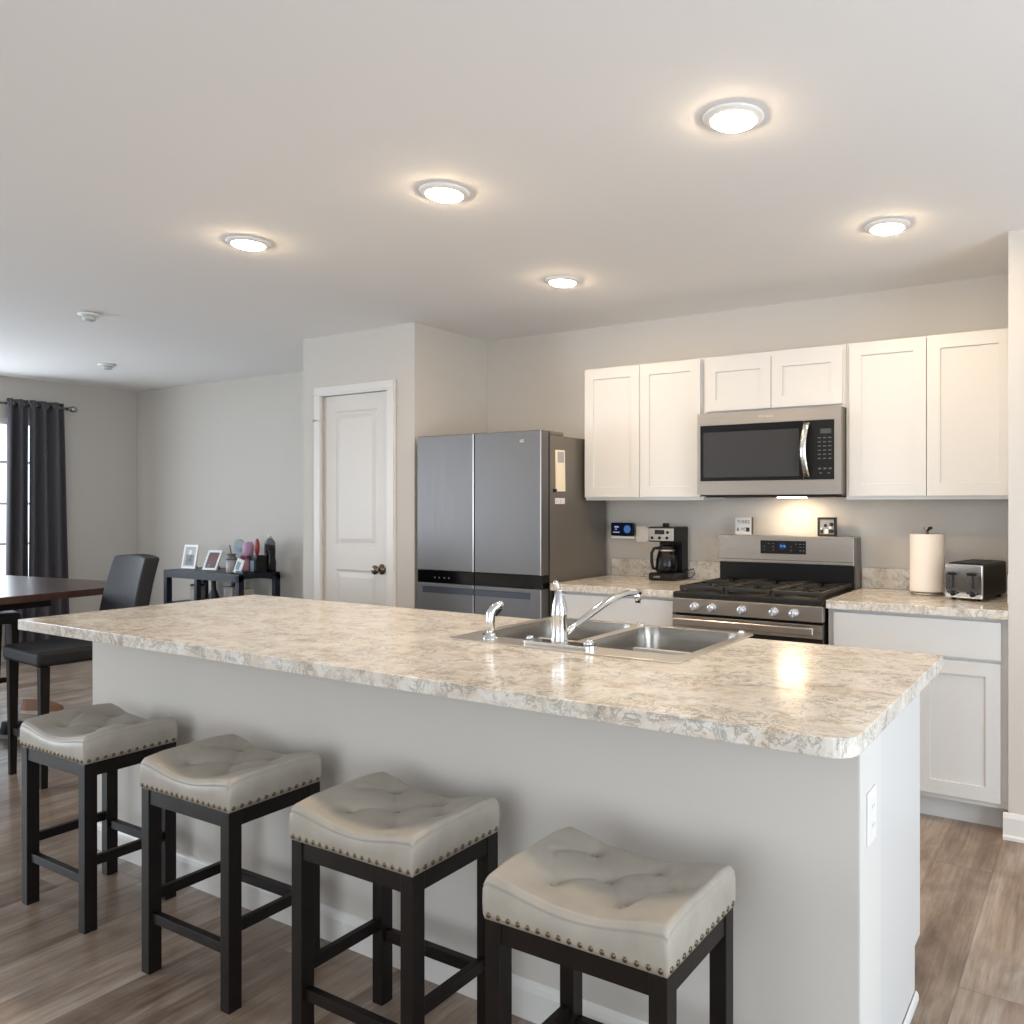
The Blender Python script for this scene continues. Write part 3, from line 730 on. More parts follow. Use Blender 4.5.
# backguard
b = B(); b.box(rx0+.004, rx1-.004, -.108, -.03, .912, 1.03); b.put('riser', M['black'], rg)
b = B(); b.box(rx0, rx1-.012, -.118, -.035, 1.028, 1.176, bev=.004); bg_ = b.put('backguard', M['steel'], rg)
b = B(); b.box(rx1-.0118, rx1, -.116, -.026, 1.026, 1.174, bev=.002); b.box(rx1-.0118, rx1, -.108, -.026, .913, 1.0262); b.put('side_cap', M['slateside'], rg)
b = B(); b.box(rx0+.004, rx1-.016, -.1205, -.1182, 1.045, 1.049); b.put('groove', M['slateside'], bg_)
b = B(); b.box(1.010, 1.263, -.1202, -.1182, 1.080, 1.150); b.put('display_panel', M['blackgloss'], bg_)
b = B(); b.cyl((1.136,-.1202,1.122), (1.136,-.1210,1.122), .022, seg=24); b.put('dial_glow', mat('dial_navy', srgb(12,28,60), .2), bg_)
text('clock_digits', '2:16', .018, M['blueled'], (1.136, -.1214, 1.116), FRONT, bg_, align='CENTER')
b = B()
for x in (1.01, 1.035, 1.06, 1.16, 1.185, 1.21, 1.228):
    for z in (1.098, 1.116, 1.132):
        if (x*1000+z*1000) % 3 > .6: b.box(x+.018, x+.027, -.1206, -.1202, z, z+.0035)
b.put('key_marks', C_('key_grey', 120, 122, 124), bg_)
# grates with a centre griddle
for gx0, gx1 in ((.785, 1.02), (1.03, 1.26), (1.27, 1.505)):
    b = B(); z0, z1 = .930, .942
    for y in (-.625, -.10): b.box(gx0, gx1, y-.008, y+.008, z0-.004, z1, bev=.002)
    for x in (gx0+.008, gx1-.008): b.box(x-.008, x+.008, -.625, -.10, z0-.004, z1, bev=.002)
    cx = (gx0+gx1)/2
    for yc in (-.49, -.235):
        for a in range(4):
            dx, dy = math.cos(a*PI/2+PI/4), math.sin(a*PI/2+PI/4)
            b.box(-.055, .055, -.004, .004, z0, z1, R=Matrix.Translation((cx+dx*.08, yc+dy*.08, 0)) @ Matrix.Rotation(a*PI/2+PI/4, 4, 'Z'))
        b.box(gx0, cx-.03, yc-.004, yc+.004, z0, z1); b.box(cx+.03, gx1, yc-.004, yc+.004, z0, z1)
    b.box(gx0, gx1, -.366, -.358, z0, z1)
    for x in (gx0+.008, gx1-.008):
        for y in (-.622, -.103): b.box(x-.007, x+.007, y-.007, y+.007, .912, z0)
    b.put('grate', M['grate'], rg)
    for yc in (-.49, -.235):
        b = B(); b.lathe([(.045,0), (.045,.006), (.034,.008), (.034,.014), (.0,.015)], (cx, yc, .912)); b.put('burner', M['black'], rg)
# the two little frames on the backguard
f1 = thing('picture_frame', 'small white square sign with black lettering on the range backguard', 'picture frame', (.892, -.06, 1.177))
b = B(); b.box(.844, .938, -.072, -.045, 1.177, 1.272); b.put('block', C_('walnut_edge', 70, 52, 36), f1)
b = B(); b.box(.8435, .9385, -.0735, -.0721, 1.1768, 1.2722); b.put('face', C_('sign_white', 214, 212, 210), f1)
text('lettering', 'THERE', .026, C_('ink_grey', 70, 80, 86), (.891, -.0738, 1.238), FRONT, f1, align='CENTER', sx=1.0)
text('lettering', '& YO', .026, C_('ink_black', 34, 30, 28), (.852, -.0738, 1.197), FRONT, f1)
b = B(); b.box(.908, .928, -.0744, -.0736, 1.193, 1.216); b.put('printed_square', C_('ink_black', 34, 30, 28), f1)
f2 = thing('picture_frame', 'small black-framed black and white photo on the range backguard', 'picture frame', (1.36, -.06, 1.177))
b = B(); b.panel(1.310, 1.406, 1.177, 1.275, -.074, .026, [(1.320, 1.397, 1.187, 1.265)], [(.0005, .004)]); b.put('frame', C_('black_brown_frame', 30, 20, 14), f2)
b = B(); b.box(1.3206, 1.3964, -.0704, -.0699, 1.1876, 1.2644); ph = b.put('photo', C_('photo_grey', 150, 150, 150), f2)
b = B()
b.cyl((1.384,-.0704,1.238), (1.384,-.0708,1.238), .011, seg=20); b.box(1.370, 1.395, -.0709, -.0705, 1.192, 1.212); b.box(1.324, 1.340, -.0709, -.0705, 1.190, 1.218); b.cyl((1.352,-.0704,1.232), (1.352,-.0708,1.232), .009, seg=20)
b.put('dark_shapes', C_('photo_black', 22, 22, 24), ph)
b = B()
b.cyl((1.377,-.0708,1.222), (1.377,-.0712,1.222), .008, seg=20); b.box(1.347, 1.366, -.0713, -.0708, 1.190, 1.214); b.cyl((1.330,-.0708,1.216), (1.330,-.0712,1.216), .006, seg=20)
b.put('light_shapes', C_('photo_white', 225, 225, 225), ph)

# ================================================================ FRIDGE
fr = thing('refrigerator', 'slate grey four-door refrigerator standing beside the pantry wall', 'refrigerator', (-.478, -.35, 0))
fx0, fx1 = -.937, -.020
b = B(); b.box(fx0+.006, fx1, -.618, -.045, .03, 1.724, bev=.004); b.put('cabinet', M['slateside'], fr)
for x in (fx0+.07, fx1-.07):
    for y in (-.56, -.1): b = B(); b.cyl((x,y,0), (x,y,.03), .02); b.put('foot', M['rubber'], fr)
xm = -.494
for n_, a, q in (('l', fx0, xm-.003), ('r', xm+.003, fx1)):
    b = B(); b.box(a, q, -.695, -.627, .957, 1.745, bev=.004, seg=3); d = b.put('door', M['slate'], fr)
    b = B(); 
    b.box(q-.006, q+.0004, -.6965, -.694, .958, 1.744); b.put('edge_strip', M['slatetrim'], d)
    b = B(); b.box(a, q, -.690, -.627, .885, .954); b.put('control_band', M['blackgloss'], fr, label='black glossy band')
    b = B(); b.box(a, q, -.695, -.627, .12, .8825, bev=.004, seg=3); d = b.put('lower_door', M['slate'], fr)
    hx0, hx1 = (a+.045, q-.0) if n_ == 'l' else (a, q-.075)
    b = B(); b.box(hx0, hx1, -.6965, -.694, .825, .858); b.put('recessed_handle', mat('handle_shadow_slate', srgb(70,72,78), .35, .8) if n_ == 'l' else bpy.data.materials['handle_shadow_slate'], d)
    b = B(); b.box(hx0, hx1, -.6975, -.694, .858, .8615); b.put('handle_slot', M['rubber'], d)
    b = B(); b.box(q-.006, q+.0004, -.6965, -.694, .121, .881); b.put('edge_strip', M['slatetrim'], d)
b = B(); b.box(xm-.0035, xm+.0035, -.66, -.63, .12, 1.74); b.put('centre_gap', M['rubber'], fr)
b = B(); b.box(fx1-.003, fx1+.0002, -.628, -.6175, .12, 1.74); b.put('gasket', M['rubber'], fr)
for x0, x1 in ((fx1-.13, fx1-.006), (fx0+.012, fx0+.13)):
    b = B(); b.box(x0, x1, -.625, -.475, 1.7242, 1.748, bev=.006); b.put('hinge_cover', M['slateside'], fr)
b = B()
for k, x in enumerate((-.80, -.765, -.725, -.69)): b.cyl((x, -.6902, .915), (x, -.6906, .915), .005, seg=12)
b.put('touch_icons', C_('icon_grey', 95, 98, 102), fr)
text('logo', 'LG', .022, C_('logo_silver', 235, 230, 225, .2), (-.165, -.6957, 1.683), FRONT, fr)
b = B(); b.box(fx0+.02, fx1-.02, -.60, -.56, .03, .12); b.put('toe_grille', M['rubber'], fr)
# things on the fridge side
RIGHT = (PI/2, 0, PI/2)
npad = thing('notepad', 'tall cream notepad stuck on the right side of the refrigerator', 'notepad', (fx1+.001, -.52, 1.41))
R_ = Matrix.Translation((fx1+.0003, -.525, 1.53)) @ Matrix.Rotation(math.radians(1.5), 4, 'X')
b = B(); b.box(0, .006, -.042, .042, -.115, .115, R=R_); b.put('pad', C_('cream_paper', 236, 222, 196, .8), npad)
b = B(); b.box(.0061, .0066, -.028, .032, .045, .105, R=R_); b.put('printed_header', C_('header_grey', 168, 168, 168, .8), npad)
b = B(); b.box(.0, .014, -.068, -.048, -.118, -.100, bev=.002, R=R_); b.put('magnet_clip', M['rubber'], npad)
mg = thing('magnet', 'small white rectangular magnet below the notepad on the refrigerator side', 'magnet', (fx1+.001, -.52, 1.36))
b = B(); b.box(fx1+.0003, fx1+.0045, -.572, -.482, 1.345, 1.378, bev=.001); b.put('plate', C_('magnet_white', 224, 214, 214), mg)
text('lettering', 'I   1', .026, C_('ink_grey', 70, 80, 86), (fx1+.0048, -.562, 1.352), RIGHT, mg)

# ================================================================ COUNTER THINGS
# coffee maker
cm = thing('coffee_maker', 'black and stainless drip coffee maker on the counter left of the range', 'coffee maker', (.455, -.14, .9145))
X0, X1 = .375, .540
b = B(); b.box(X0, X1, -.225, -.045, .9145, .957, bev=.010, seg=3); b.put('base', M['black'], cm)
b = B(); b.box(X0+.01, X1-.002, -.110, -.045, .957, 1.14, bev=.004); b.put('tower', M['black'], cm)
b = B(); b.box(X0, X1, -.225, -.045, 1.132, 1.216, bev=.008, seg=3); b.put('brew_head', M['black'], cm)
b = B(); b.box(X0+.006, X1-.002, -.2275, -.2252, 1.139, 1.208, bev=.001); fp = b.put('face_plate', M['steel'], cm)
b = B(); b.box(X0+.045, X0+.105, -.2290, -.2276, 1.175, 1.200); b.put('clock_window', M['blackgloss'], fp)
for x, z in ((X0+.028, 1.155), (X0+.075, 1.155), (X0+.122, 1.155), (X0+.126, 1.186)):
    b = B(); b.cyl((x,-.2276,z), (x,-.2305,z), .0085, seg=16); b.put('button', M['black'], fp)
b = B(); b.cyl(((X0+X1)/2, -.17, .9572), ((X0+X1)/2, -.17, .9595), .058, seg=32); b.put('warming_plate', M['blackmatte'], cm)
cf = B(); cx_, cy_ = (X0+X1)/2+.006, -.17
cf.lathe([(.050,.960), (.060,.966), (.064,.99), (.060,1.03), (.048,1.075), (.040,1.09)], (cx_, cy_, 0)); ca = cf.put('carafe', M['smoke'], cm)
b = B(); b.lathe([(.041,1.09), (.044,1.093), (.044,1.105), (.036,1.112), (0,1.114)], (cx_, cy_, 0)); b.put('lid', M['black'], ca)
b = B(); b.tube([(cx_-.030,cy_-.038,1.098), (cx_-.052,cy_-.052,1.095), (cx_-.062,cy_-.06,1.07), (cx_-.062,cy_-.06,1.02), (cx_-.056,cy_-.056,.985), (cx_-.046,cy_-.045,.98)], .009, 10, sx=1.3); b.put('handle', M['black'], ca)
b = B(); b.lathe([(.0455,.0), (.0475,.0), (.0475,.008), (.0455,.008), (.0455,.0)], (cx_, cy_, 1.08), caps=False); b.put('band', M['steel'], ca)
text('logo', 'COFFEE', .012, C_('print_white', 210, 208, 204), (X0+.035, -.2256, .931), FRONT, cm)
b = B(); b.box(X0+.040, X0+.072, -.13, -.10, 1.216, 1.236, bev=.004); b.put('lid_knob', M['black'], cm)
b = B(); b.tube([(X1-.01,-.06,.96), (X1+.035,-.05,.975), (X1+.04,-.045,.945), (X1+.02,-.04,.925), (X1-.01,-.046,.921)], .003, 8); b.put('power_cord', M['rubber'], cm)

# smart display on a wall mount
sd = thing('smart_display', 'small smart display with lit navy screen in a white wall mount beside the fridge', 'smart display', (.1, -.03, 1.19))
b = B(); b.box(.012, .176, -.042, -.004, 1.136, 1.152, bev=.004, seg=3); b.put('mount_shelf', M['white'], sd)
b = B(); b.xf(Matrix.Identity(4)); b.box(.012, .172, -.046, -.026, 1.154, 1.232, bev=.006, seg=3); b.put('screen_body', M['blackgloss'], sd)
b = B(); b.box(.020, .164, -.0466, -.0461, 1.160, 1.226); scn = b.put('screen', M['screen_dark'], sd)
b = B(); b.cyl((.130,-.0467,1.194), (.130,-.0472,1.194), .024, seg=24); b.put('weather_icon', M['screen_blue'], scn)
b = B(); b.box(.030, .076, -.0472, -.0467, 1.172, 1.178); b.box(.040, .070, -.0472, -.0467, 1.203, 1.212); b.box(.044, .058, -.0472, -.0467, 1.190, 1.196); b.put('screen_lines', M['screen_text'], scn)
b = B(); pl = rrect(.175, .262, 1.118, 1.212, (.012,.035,.035,.012), 8)
b.prism([(x, y) for x, y in pl], 0, .012); b.xf(Matrix.Translation((0,-.0035,0)) @ Matrix.Rotation(PI/2, 4, 'X')); b.put('cable_hub', M['white'], sd)

# paper towel holder
pt = thing('paper_towel_holder', 'paper towel roll on an upright holder on the counter left of the toaster', 'paper towel holder', (1.884, -.19, .9145))
b = B(); b.lathe([(.075,0), (.075,.010), (.070,.014), (0,.014)], (1.884, -.19, .9145)); b.put('base', M['nickel'], pt)
b = B(); b.lathe([(.020,.017), (.079,.017), (.0795,.022), (.0795,.284), (.078,.287), (.020,.287)], (1.884, -.19, .9145), seg=48); b.put('paper_roll', M['paper'], pt)
b = B(); b.cyl((1.884,-.19,.928), (1.884,-.19,1.215), .007); b.tube([(1.884,-.19,1.212), (1.872,-.19,1.222), (1.866,-.19,1.232)], .004, 8); b.put('post', M['nickel'], pt)
b = B(); b.tube([(1.884,-.19,1.215), (1.893,-.192,1.228), (1.906,-.192,1.232)], [.005,.008,.007], 10); b.put('finial', M['rubber'], pt)

# toaster
ta = math.radians(-14)
tt = thing('toaster', 'black and stainless four-slice toaster on the counter beside the wing wall', 'toaster', (1.990, -.350, .9145), ta)
w_, d_, h_ = .170, .30, .165
b = B(); b.box(.004, w_-.004, .006, d_, .012, h_+.002, bev=.014, seg=4); b.put('body', M['black'], tt, world=False, smooth=False)
b = B()
for x in (.03, w_-.03):
    for y in (.03, d_-.03): b.cyl((x,y,0), (x,y,.013), .009, seg=12)
b.put('feet', M['rubber'], tt, world=False)
b = B(); b.box(0, w_, -.004, .010, .010, h_-.004, bev=.005, seg=3); fc_ = b.put('front_plate', M['chrome'], tt, world=False, label='shiny stainless front plate')
for x in (.040, .128):
    b = B(); b.box(x-.005, x+.005, -.0052, -.0038, .055, .128); b.put('lever_slot', M['rubber'], fc_, world=False)
    b = B(); b.box(x-.022, x+.022, -.022, -.004, .112, .126, bev=.004, seg=3); b.put('lever', M['black'], fc_, world=False)
    b = B(); b.lathe([(.013,0), (.013,.010), (.010,.012), (0,.012)], (x, -.004, .032), R=Matrix.Rotation(PI/2, 4, 'X')); b.put('dial', M['black'], fc_, world=False)
    for q in (-.026, .026): 
        b = B(); b.cyl((x+q*.85,-.004,.034), (x+q*.85,-.008,.034), .005, seg=12); b.put('push_button', M['black'], fc_, world=False)
b = B()
for x in (.028, .062, .102, .136): b.box(x-.008, x+.008, .03, d_-.03, h_+.0015, h_+.003)
b.put('bread_slots', M['rubber'], tt, world=False)

# ================================================================ CEILING FIXTURES
def can(x, y, lb):
    r = thing('recessed_light', lb, 'ceiling light', (x, y, CE), group='lit round ceiling lights')
    b = B(); b.lathe([(.062,-.001), (.086,-.001), (.087,-.004), (.083,-.009), (.066,-.014), (.062,-.014), (.062,-.001)], (0,0,0), 48, caps=False); b.put('trim_ring', M['white'], r, world=False)
    b = B(); b.lathe([(.0615,-.006), (.0605,-.0165), (.052,-.0205), (.0,-.0225)], (0,0,0), 48); b.put('diffuser', M['canlight'], r, world=False, label='lit diffuser')
    return r
for x, y, lb in ((1.70, -2.073, 'largest ceiling light, nearest, at the upper right of the ceiling'), (.602, -2.073, 'middle ceiling light of the front row of three above the island'),
                 (-.498, -2.073, 'leftmost lit ceiling light, at the far end of the row above the island'), (1.873, -.958, 'ceiling light in front of the right wall cabinets'),
                 (.31, -.958, 'ceiling light in front of the left wall cabinets and fridge')): can(x, y, lb)
def detector(x, y, r_, lb, cat, nm):
    r = thing(nm, lb, cat, (x, y, CE))
    b = B(); b.lathe([(r_,-.001), (r_,-.010), (r_*.92,-.014), (r_*.5,-.016), (0,-.016)], (0,0,0), 32); b.put('mounting_plate', M['white'], r, world=False)
    b = B(); b.lathe([(r_*.62,-.016), (r_*.58,-.036), (r_*.4,-.042), (0,-.043)], (0,0,0), 28); b.put('sensor_dome', C_('detector_grey', 198, 204, 204), r, world=False)
    return r
detector(-2.46, -1.74, .055, 'round white smoke detector on the ceiling, nearer of the two', 'smoke detector', 'smoke_detector')
detector(-4.18, -.79, .060, 'flat round ceiling fixture farther back above the dining area', 'ceiling fixture', 'ceiling_sensor')

# ================================================================ DINING AREA
# curtain rod
rod = thing('curtain_rod', 'silver curtain rod with ball finial above the dining window', 'curtain rod', (-5.47, -.55, 2.2))
b = B(); b.cyl((-5.475,-2.9,2.2), (-5.475,-.47,2.2), .011, seg=16); b.put('pole', M['nickel'], rod)
b = B(); b.sphere((-5.475,-.425,2.2), .030); b.cyl((-5.475,-.47,2.2), (-5.475,-.45,2.2), .017); b.put('finial', M['nickel'], rod)
b = B(); b.box(-5.558, -5.55, -.515, -.485, 2.17, 2.23); b.cyl((-5.55,-.5,2.2), (-5.48,-.5,2.2), .006, seg=10); b.put('bracket', M['nickel'], rod)
def curtain(y0, y1, yb0, yb1, folds, label, amp=.035):
    r = thing('curtain', label, 'curtain', (-5.47, (y0+y1)/2, .03), group='grey grommet curtains')
    b = B(); N = folds*14; NZ = 24; G = {}
    for j in range(NZ+1):
        t = j/NZ; z = 2.245-(2.245-.03)*t
        a0 = y0+(yb0-y0)*t**.7; a1 = y1+(yb1-y1)*t**.7
        for i in range(N+1):
            s_ = i/N; y = a0+(a1-a0)*s_
            x = -5.475+amp*(1+.25*t)*math.sin(s_*folds*2*PI)+.008*math.sin(3*s_*PI+4*t)
            G[i, j] = b.bm.verts.new((x, y, z))
    for i in range(N):
        for j in range(NZ): b.bm.faces.new((G[i, j], G[i, j+1], G[i+1, j+1], G[i+1, j]))
    o = b.put('cloth', M['curtain'], r, smooth=True)
    md = o.modifiers.new('thick', 'SOLIDIFY'); md.thickness = .003
    for k in range(folds*2):
        s_ = (k)/(folds*2)+.0; y = y0+(y1-y0)*s_
        b = B(); b.tube([(-5.475+.021*math.cos(q*PI/8), y+.002, 2.2+.021*math.sin(q*PI/8)) for q in range(17)], .004, 8, caps=False); b.put('grommet', M['nickel'], r)
    return r
curtain(-.930, -.775, -.945, -.775, 2, 'narrow grey grommet curtain panel, left of the pair at the window edge')
curtain(-.765, -.505, -.775, -.455, 3, 'wider grey curtain panel, right of the pair, nearer the corner')

# dining table, counter height
ta = math.radians(7)
tb = thing('dining_table', 'dark wood counter-height dining table by the curtained window', 'table', (-2.25, -1.50, 0), ta)
Lx, Ly = 1.42, 1.42
b = B(); b.box(-Lx, 0, -Ly, 0, .842, .88, bev=.004); b.put('tabletop', M['tablewood'], tb, world=False)
b = B()
for a in ((-Lx+.35, -.35, -Ly+.35, -Ly+.37), (-Lx+.35, -.35, -.37, -.35), (-Lx+.35, -Lx+.37, -Ly+.37, -.37), (-.37, -.35, -Ly+.37, -.37)): b.box(*a, .77, .842)
b.put('apron', M['espresso'], tb, world=False)
b = B(); b.box(-Lx/2-.15, -Lx/2+.15, -Ly/2-.15, -Ly/2+.15, .06, .77, bev=.004); b.put('pedestal', M['espresso'], tb, world=False)
b = B(); b.box(-Lx/2-.18, -Lx/2+.18, -Ly/2-.18, -Ly/2+.18, .0, .06, bev=.006); b.put('plinth', M['espresso'], tb, world=False)

def parson(label, loc, rz):
    r = thing('dining_chair', label, 'chair', loc, rz, group='black upholstered counter-height dining chairs')
    b = B(); b.box(-.215, .215, -.48, .0, .575, .648, bev=.02, seg=4); b.put('seat', M['darkleather'], r, world=False)
    # curved back, leaning towards +Y, narrower at the top
    b = B(); NZ, NX = 10, 8; F = {}; K = {}
    for j in range(NZ+1):
        t = j/NZ; z = .60+.475*t; yy = -.035+.03*t+.055*t*t; w = .205-.025*t
        for i in range(NX+1):
            u = -1+2*i/NX; c = .018*(1-u*u)
            F[i, j] = b.bm.verts.new((u*w, yy-.045+c, z-.012*u*u*t)); K[i, j] = b.bm.verts.new((u*w, yy+.030+c, z-.012*u*u*t))
    for i in range(NX):
        for j in range(NZ):
            b.bm.faces.new((F[i, j], F[i+1, j], F[i+1, j+1], F[i, j+1])); b.bm.faces.new((K[i, j], K[i, j+1], K[i+1, j+1], K[i+1, j]))
        b.bm.faces.new((F[i, NZ], F[i+1, NZ], K[i+1, NZ], K[i, NZ])); b.bm.faces.new((F[i, 0], K[i, 0], K[i+1, 0], F[i+1, 0]))
    for j in range(NZ):
        b.bm.faces.new((F[0, j], F[0, j+1], K[0, j+1], K[0, j])); b.bm.faces.new((F[NX, j], K[NX, j], K[NX, j+1], F[NX, j+1]))
    bmesh.ops.recalc_face_normals(b.bm, faces=b.bm.faces)
    o = b.put('backrest', M['darkleather'], r, world=False)
    md = o.modifiers.new('bev', 'BEVEL'); md.width = .012; md.segments = 3; md.limit_method = 'ANGLE'; md.angle_limit = math.radians(45)
    for sx in (-1, 1):
        for y0, yo in ((-.445, -.0), (-.035, .05)):
            b = B(); v = b.box(-.020, .020, -.020, .020, 0, .574)
            for q in v:
                t = 1-q.co.z/.574; q.co.x = q.co.x*(1-.35*t)+sx*.185; q.co.y = q.co.y*(1-.35*t)+y0+yo*t
            b.put('leg', M['espresso'], r, world=False)
    b = B()
    b.box(-.17, .17, -.45, -.435, .20, .235); b.put('stretcher', M['espresso'], r, world=False)
    return r
parson('black upholstered dining chair with curved back, left of the pantry door above the island', (-1.90, -1.82, 0), math.radians(-4))
parson('dark dining chair at far side of table, mostly cut off at left edge', (-3.98, -1.78, 0), math.radians(80))

# shoes on the floor under the table
def shoe(label, loc, rz, up, sole):
    r = thing('shoe', label, 'shoe', loc, rz)
    def outline(s=1, o=0): return [(x*s+o, y*s) for x, y in ((-.13,0), (-.125,.028), (-.08,.036), (-.02,.033), (.04,.044), (.10,.046), (.135,.028), (.145,0), (.135,-.03), (.10,-.045), (.04,-.04), (-.02,-.03), (-.08,-.034), (-.125,-.028))]
    b = B(); b.prism(outline(), 0, .022); b.put('sole', sole, r, world=False)
    b = B(); prev = None
    for z, s, sh in ((.022,.97,0), (.045,.93,-.003), (.062,.80,-.016), (.078,.62,-.038), (.092,.48,-.058)):
        ring = [b.bm.verts.new((x*s+sh, y*(s if z < .07 else s*1.1), z)) for x, y in outline()]
        if prev:
            for k in range(len(ring)): b.bm.faces.new((prev[k], prev[(k+1) % len(ring)], ring[(k+1) % len(ring)], ring[k]))
        prev = ring
    b.bm.faces.new(prev); b.put('upper', up, r, world=False, smooth=True)
shoe('black shoe with thick white sole on the floor at the left edge', (-2.80, -1.93, 0), math.radians(20), M['darkleather'], M['white'])
shoe('tan shoe with pale toe on the floor behind the leftmost stool', (-3.33, -1.60, 0), math.radians(25), M['gold'], C_('pale_sole', 205, 195, 185))

# ---- navy console against the back wall
cz, cx0, cx1, cy0, cy1 = .79, -4.32, -3.29, -.275, .09
cn = thing('console_table', 'navy open console table with lower shelf against the far wall', 'console table', ((cx0+cx1)/2, (cy0+cy1)/2, 0))
b = B(); b.box(cx0, cx1, cy0, cy1, cz-.012, cz, bev=.002); b.put('tabletop', M['navy'], cn)
b = B(); b.box(cx0, cx1, cy0, cy0+.03, cz-.062, cz-.012); b.box(cx0, cx1, cy1-.03, cy1, cz-.062, cz-.012); b.box(cx0, cx0+.03, cy0+.03, cy1-.03, cz-.062, cz-.012); b.box(cx1-.03, cx1, cy0+.03, cy1-.03, cz-.04, cz-.012); b.put('apron', M['navy'], cn)
for x in (cx0, cx1-.045):
    for y in (cy0, cy1-.045): b = B(); b.box(x, x+.045, y, y+.045, 0, cz-.062 if x < -4 else cz-.012); b.put('leg', M['navy'], cn)
b = B(); b.box(-3.885, -3.85, cy0+.002, cy0+.04, .0, cz-.062); b.box(-3.885, -3.85, cy1-.04, cy1-.002, .0, cz-.062); b.put('divider_post', M['navy'], cn)
b = B(); b.box(cx0+.045, -3.885, cy0+.005, cy1-.005, .50, .52); b.box(cx0+.045, cx1-.045, cy0+.005, cy1-.005, .22, .24); b.put('shelf', M['navy'], cn)

def frame(label, loc, rz, lean, w, h, photo, blobs):
    r = thing('picture_frame', label, 'picture frame', loc, rz)
    Rr = Matrix.Rotation(-lean, 4, 'X')
    b = B(); b.panel(-w/2, w/2, 0, h, -.008, .014, [(-w/2+.018, w/2-.018, .018, h-.018)], [(.0005, .004)]); b.xf(Rr); b.put('frame', M['white'], r, world=False)
    b = B(); b.box(-w/2+.0185, w/2-.0185, -.0045, -.0040, .0185, h-.0185); b.xf(Rr); p = b.put('photo', photo, r, world=False)
    for (x0, x1, z0, z1, m_) in blobs:
        b = B(); b.box(x0, x1, -.0050, -.0046, z0, z1); b.xf(Rr); b.put('printed_shape', m_, p, world=False)
    b = B(); b.tube([(0, h*.7*math.sin(lean)+.012, h*.7*math.cos(lean)), (0, h*.7*math.sin(lean)+.055, .002)], .005, 8); b.put('easel', M['blackmatte'], r, world=False)
frame('larger white-framed photo at the left end of the navy console', (-4.22, -.12, cz+.002), math.radians(6), math.radians(10), .17, .205, C_('photo_pale', 176, 178, 180), [(-.05,.05,.03,.12,C_('photo_slate', 120, 124, 128)), (-.02,.015,.06,.16,C_('photo_white', 225, 225, 225))])
frame('smaller white-framed photo with red figures, second from left on the console', (-3.89, -.14, cz+.002), math.radians(12), math.radians(24), .145, .175, C_('photo_dusk', 84, 78, 84), [(-.03,.03,.05,.075,C_('photo_red', 140, 60, 66)), (-.02,.035,.09,.12,C_('photo_red', 140, 60, 66)), (-.035,-.01,.03,.05,C_('photo_slate', 120, 124, 128))])
def on_console(name, label, cat, x, y): return thing(name, label, cat, (x, y, cz+.001))
L0 = dict(world=False)
r = on_console('cup', 'pale grey lidded cup with a straw on the console', 'cup', -3.50, -.20)
b = B(); b.lathe([(.030,0), (.037,.005), (.040,.105), (0,.105)]); b.put('body', C_('cup_grey', 182, 178, 180), r, **L0)
b = B(); b.lathe([(.042,.1052), (.042,.118), (.030,.130), (.034,.150), (.038,.154), (0,.156)]); b.put('lid', C_('cup_lid', 120, 116, 118), r, **L0)
b = B(); b.cyl((0,0,.154), (-.016,-.005,.225), .004, seg=8); b.put('straw', C_('straw_brown', 108, 84, 76), r, **L0)
r = on_console('decorative_plate', 'round blue and grey plate standing on the console behind the cup', 'plate', -3.655, -.02)
b = B(); b.cyl((0,-.006,.185), (0,.006,.187), .078, seg=36); b.put('disc', C_('disc_grey', 150, 158, 160), r, **L0)
b = B(); b.cyl((-.012,-.0075,.202), (-.012,-.0065,.202), .046, seg=30); b.put('blue_center', C_('disc_blue', 72, 120, 150), r, **L0)
b = B(); b.box(-.035, .035, -.03, .03, 0, .012); b.box(-.035, .035, .012, .02, .012, .13); b.box(-.035, .035, -.022, -.014, .012, .115); b.put('stand', C_('stand_grey', 120, 124, 126), r, **L0)
r = on_console('photo_card', 'small white leaning card with blue print on the console', 'card', -3.395, -.225)
T_ = Matrix.Rotation(math.radians(14), 4, 'Y') @ Matrix.Rotation(-.2, 4, 'X')
b = B(); b.box(-.045, .045, -.002, .002, .002, .12, R=T_); b.put('card', C_('sign_white', 214, 212, 210), r, **L0)
b = B(); b.box(-.028, .012, -.0032, -.0022, .03, .095, R=T_); b.put('print', C_('print_blue', 96, 128, 150), r, **L0)
r = on_console('pink_bottle', 'pink and lilac bottle with bow on the console', 'bottle', -3.43, -.10)
b = B(); b.lathe([(.038,0), (.043,.01), (.041,.07), (.022,.12), (.020,.125), (0,.125)]); b.put('body', C_('pink_body', 190, 132, 142), r, **L0)
b = B(); b.lathe([(.020,.125), (.036,.132), (.042,.17), (.040,.225), (.030,.245), (0,.25)]); b.put('top', C_('lilac_top', 196, 158, 190), r, **L0)
b = B(); b.box(-.045, .045, -.042, -.024, .115, .138, bev=.005); b.put('bow', C_('bow_magenta', 150, 60, 96), r, **L0)
r = on_console('red_hairbrush', 'upright red oval brush in the black holder on the console', 'brush', -3.352, -.075)
b = B(); b.sphere((0,0,.205), .06, (.42, .28, 1.2)); b.put('head', C_('brush_red', 156, 38, 40, .3), r, **L0)
b = B(); b.cyl((0,0,.012), (0,0,.145), .007); b.put('handle', C_('brush_dark', 60, 20, 22), r, **L0)
r = on_console('desk_organizer', 'black box organizer with a pale blue card, on the console', 'organizer', -3.330, -.08)
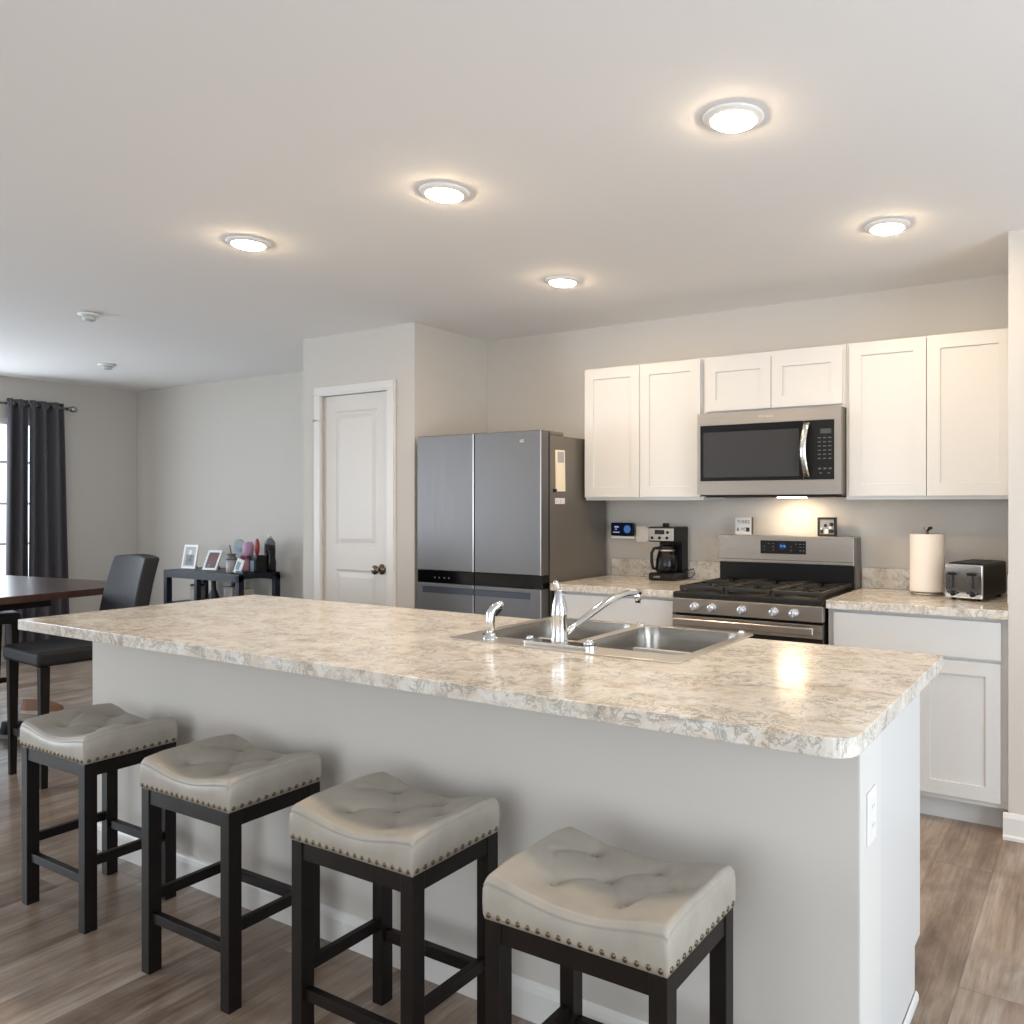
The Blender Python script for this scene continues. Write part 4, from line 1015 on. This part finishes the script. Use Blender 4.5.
b = B(); b.box(-.048, .042, -.045, .045, 0, .008); b.box(-.048, -.040, -.045, .045, .008, .14); b.box(.034, .042, -.045, .045, .008, .14); b.box(-.040, .034, -.045, -.039, .008, .14); b.box(-.040, .034, .039, .045, .008, .14)
b.put('box', M['black'], r, **L0)
b = B(); b.box(-.034, .010, -.0475, -.0455, .012, .10); b.put('pale_card', C_('pale_blue_card', 158, 186, 206), r, **L0)
r = on_console('tray', 'low dark teal tray at the front edge of the console', 'tray', -3.325, -.20)
b = B(); b.box(-.07, .025, -.035, .03, 0, .022, bev=.003); b.put('tray_body', C_('tray_teal', 22, 40, 50), r, **L0)
r = on_console('soda_bottle', 'tall dark bottle with white cap at the right end of the console', 'bottle', -3.345, .035)
b = B(); b.lathe([(.040,0), (.047,.006), (.048,.08), (.041,.12), (.043,.16), (.041,.22), (0,.22)]); b.put('body', C_('bottle_dark', 22, 18, 20, .15), r, **L0)
b = B(); b.lathe([(.041,.2202), (.038,.245), (.024,.265), (.016,.275), (0,.275)]); b.put('shoulder', C_('bottle_grey', 110, 120, 128, .2), r, **L0)
b = B(); b.lathe([(.014,.275), (.014,.305), (0,.307)]); b.put('cap', M['white'], r, **L0)
# things on the shelves
def shelf_thing(name, label, cat, x, y, z, build):
    r = thing(name, label, cat, (x, y, z)); build(r, x, y, z)
def crock(r, x, y, z, h, rad, m):
    b = B(); b.lathe([(rad*.9,0), (rad,.01), (rad,h), (rad*.9,h), (rad*.88,.02), (0,.02)], (x,y,z)); b.put('body', m, r)
shelf_thing('storage_jar', 'beige jar with dark lid on the left shelf of the console', 'jar', -4.12, -.10, .5205, lambda r, x, y, z: (crock(r, x, y, z, .13, .055, C_('jar_beige', 178, 172, 160)), (lambda b: (b.lathe([(.058,.1302), (.058,.142), (0,.142)], (x,y,z)), b.put('lid', M['blackmatte'], r)))(B())))
for nm, lb, x, y, w2, h2, c_ in (('storage_box', 'pale box under the console, right of the divider', -3.70, -.05, .06, .42, C_('box_beige', 176, 172, 164)),
                                 ('storage_box', 'cream box under the right end of the console', -3.42, -.14, .05, .42, C_('box_cream', 196, 188, 174))):
    r = thing(nm, lb, 'box', (x, y, .241)); b = B(); b.box(x-w2, x+w2, y-.05, y+.05, .241, .241+h2, bev=.004); b.put('carton', c_, r)
    b = B(); b.box(x-w2+.01, x-w2+.035, y-.0515, y-.0501, .40, .241+h2-.02); b.put('spine_print', C_('spine_white', 208, 212, 222), r)
r = thing('dark_vase', 'black bottle-shaped vase under the console beside the divider', 'vase', (-3.80, -.16, .241))
b = B(); b.lathe([(.045,0), (.055,.05), (.055,.30), (.02,.40), (.018,.46), (.024,.47), (0,.47)], (-3.80,-.16,.241)); b.put('body', C_('vase_black', 18, 20, 26, .3), r)
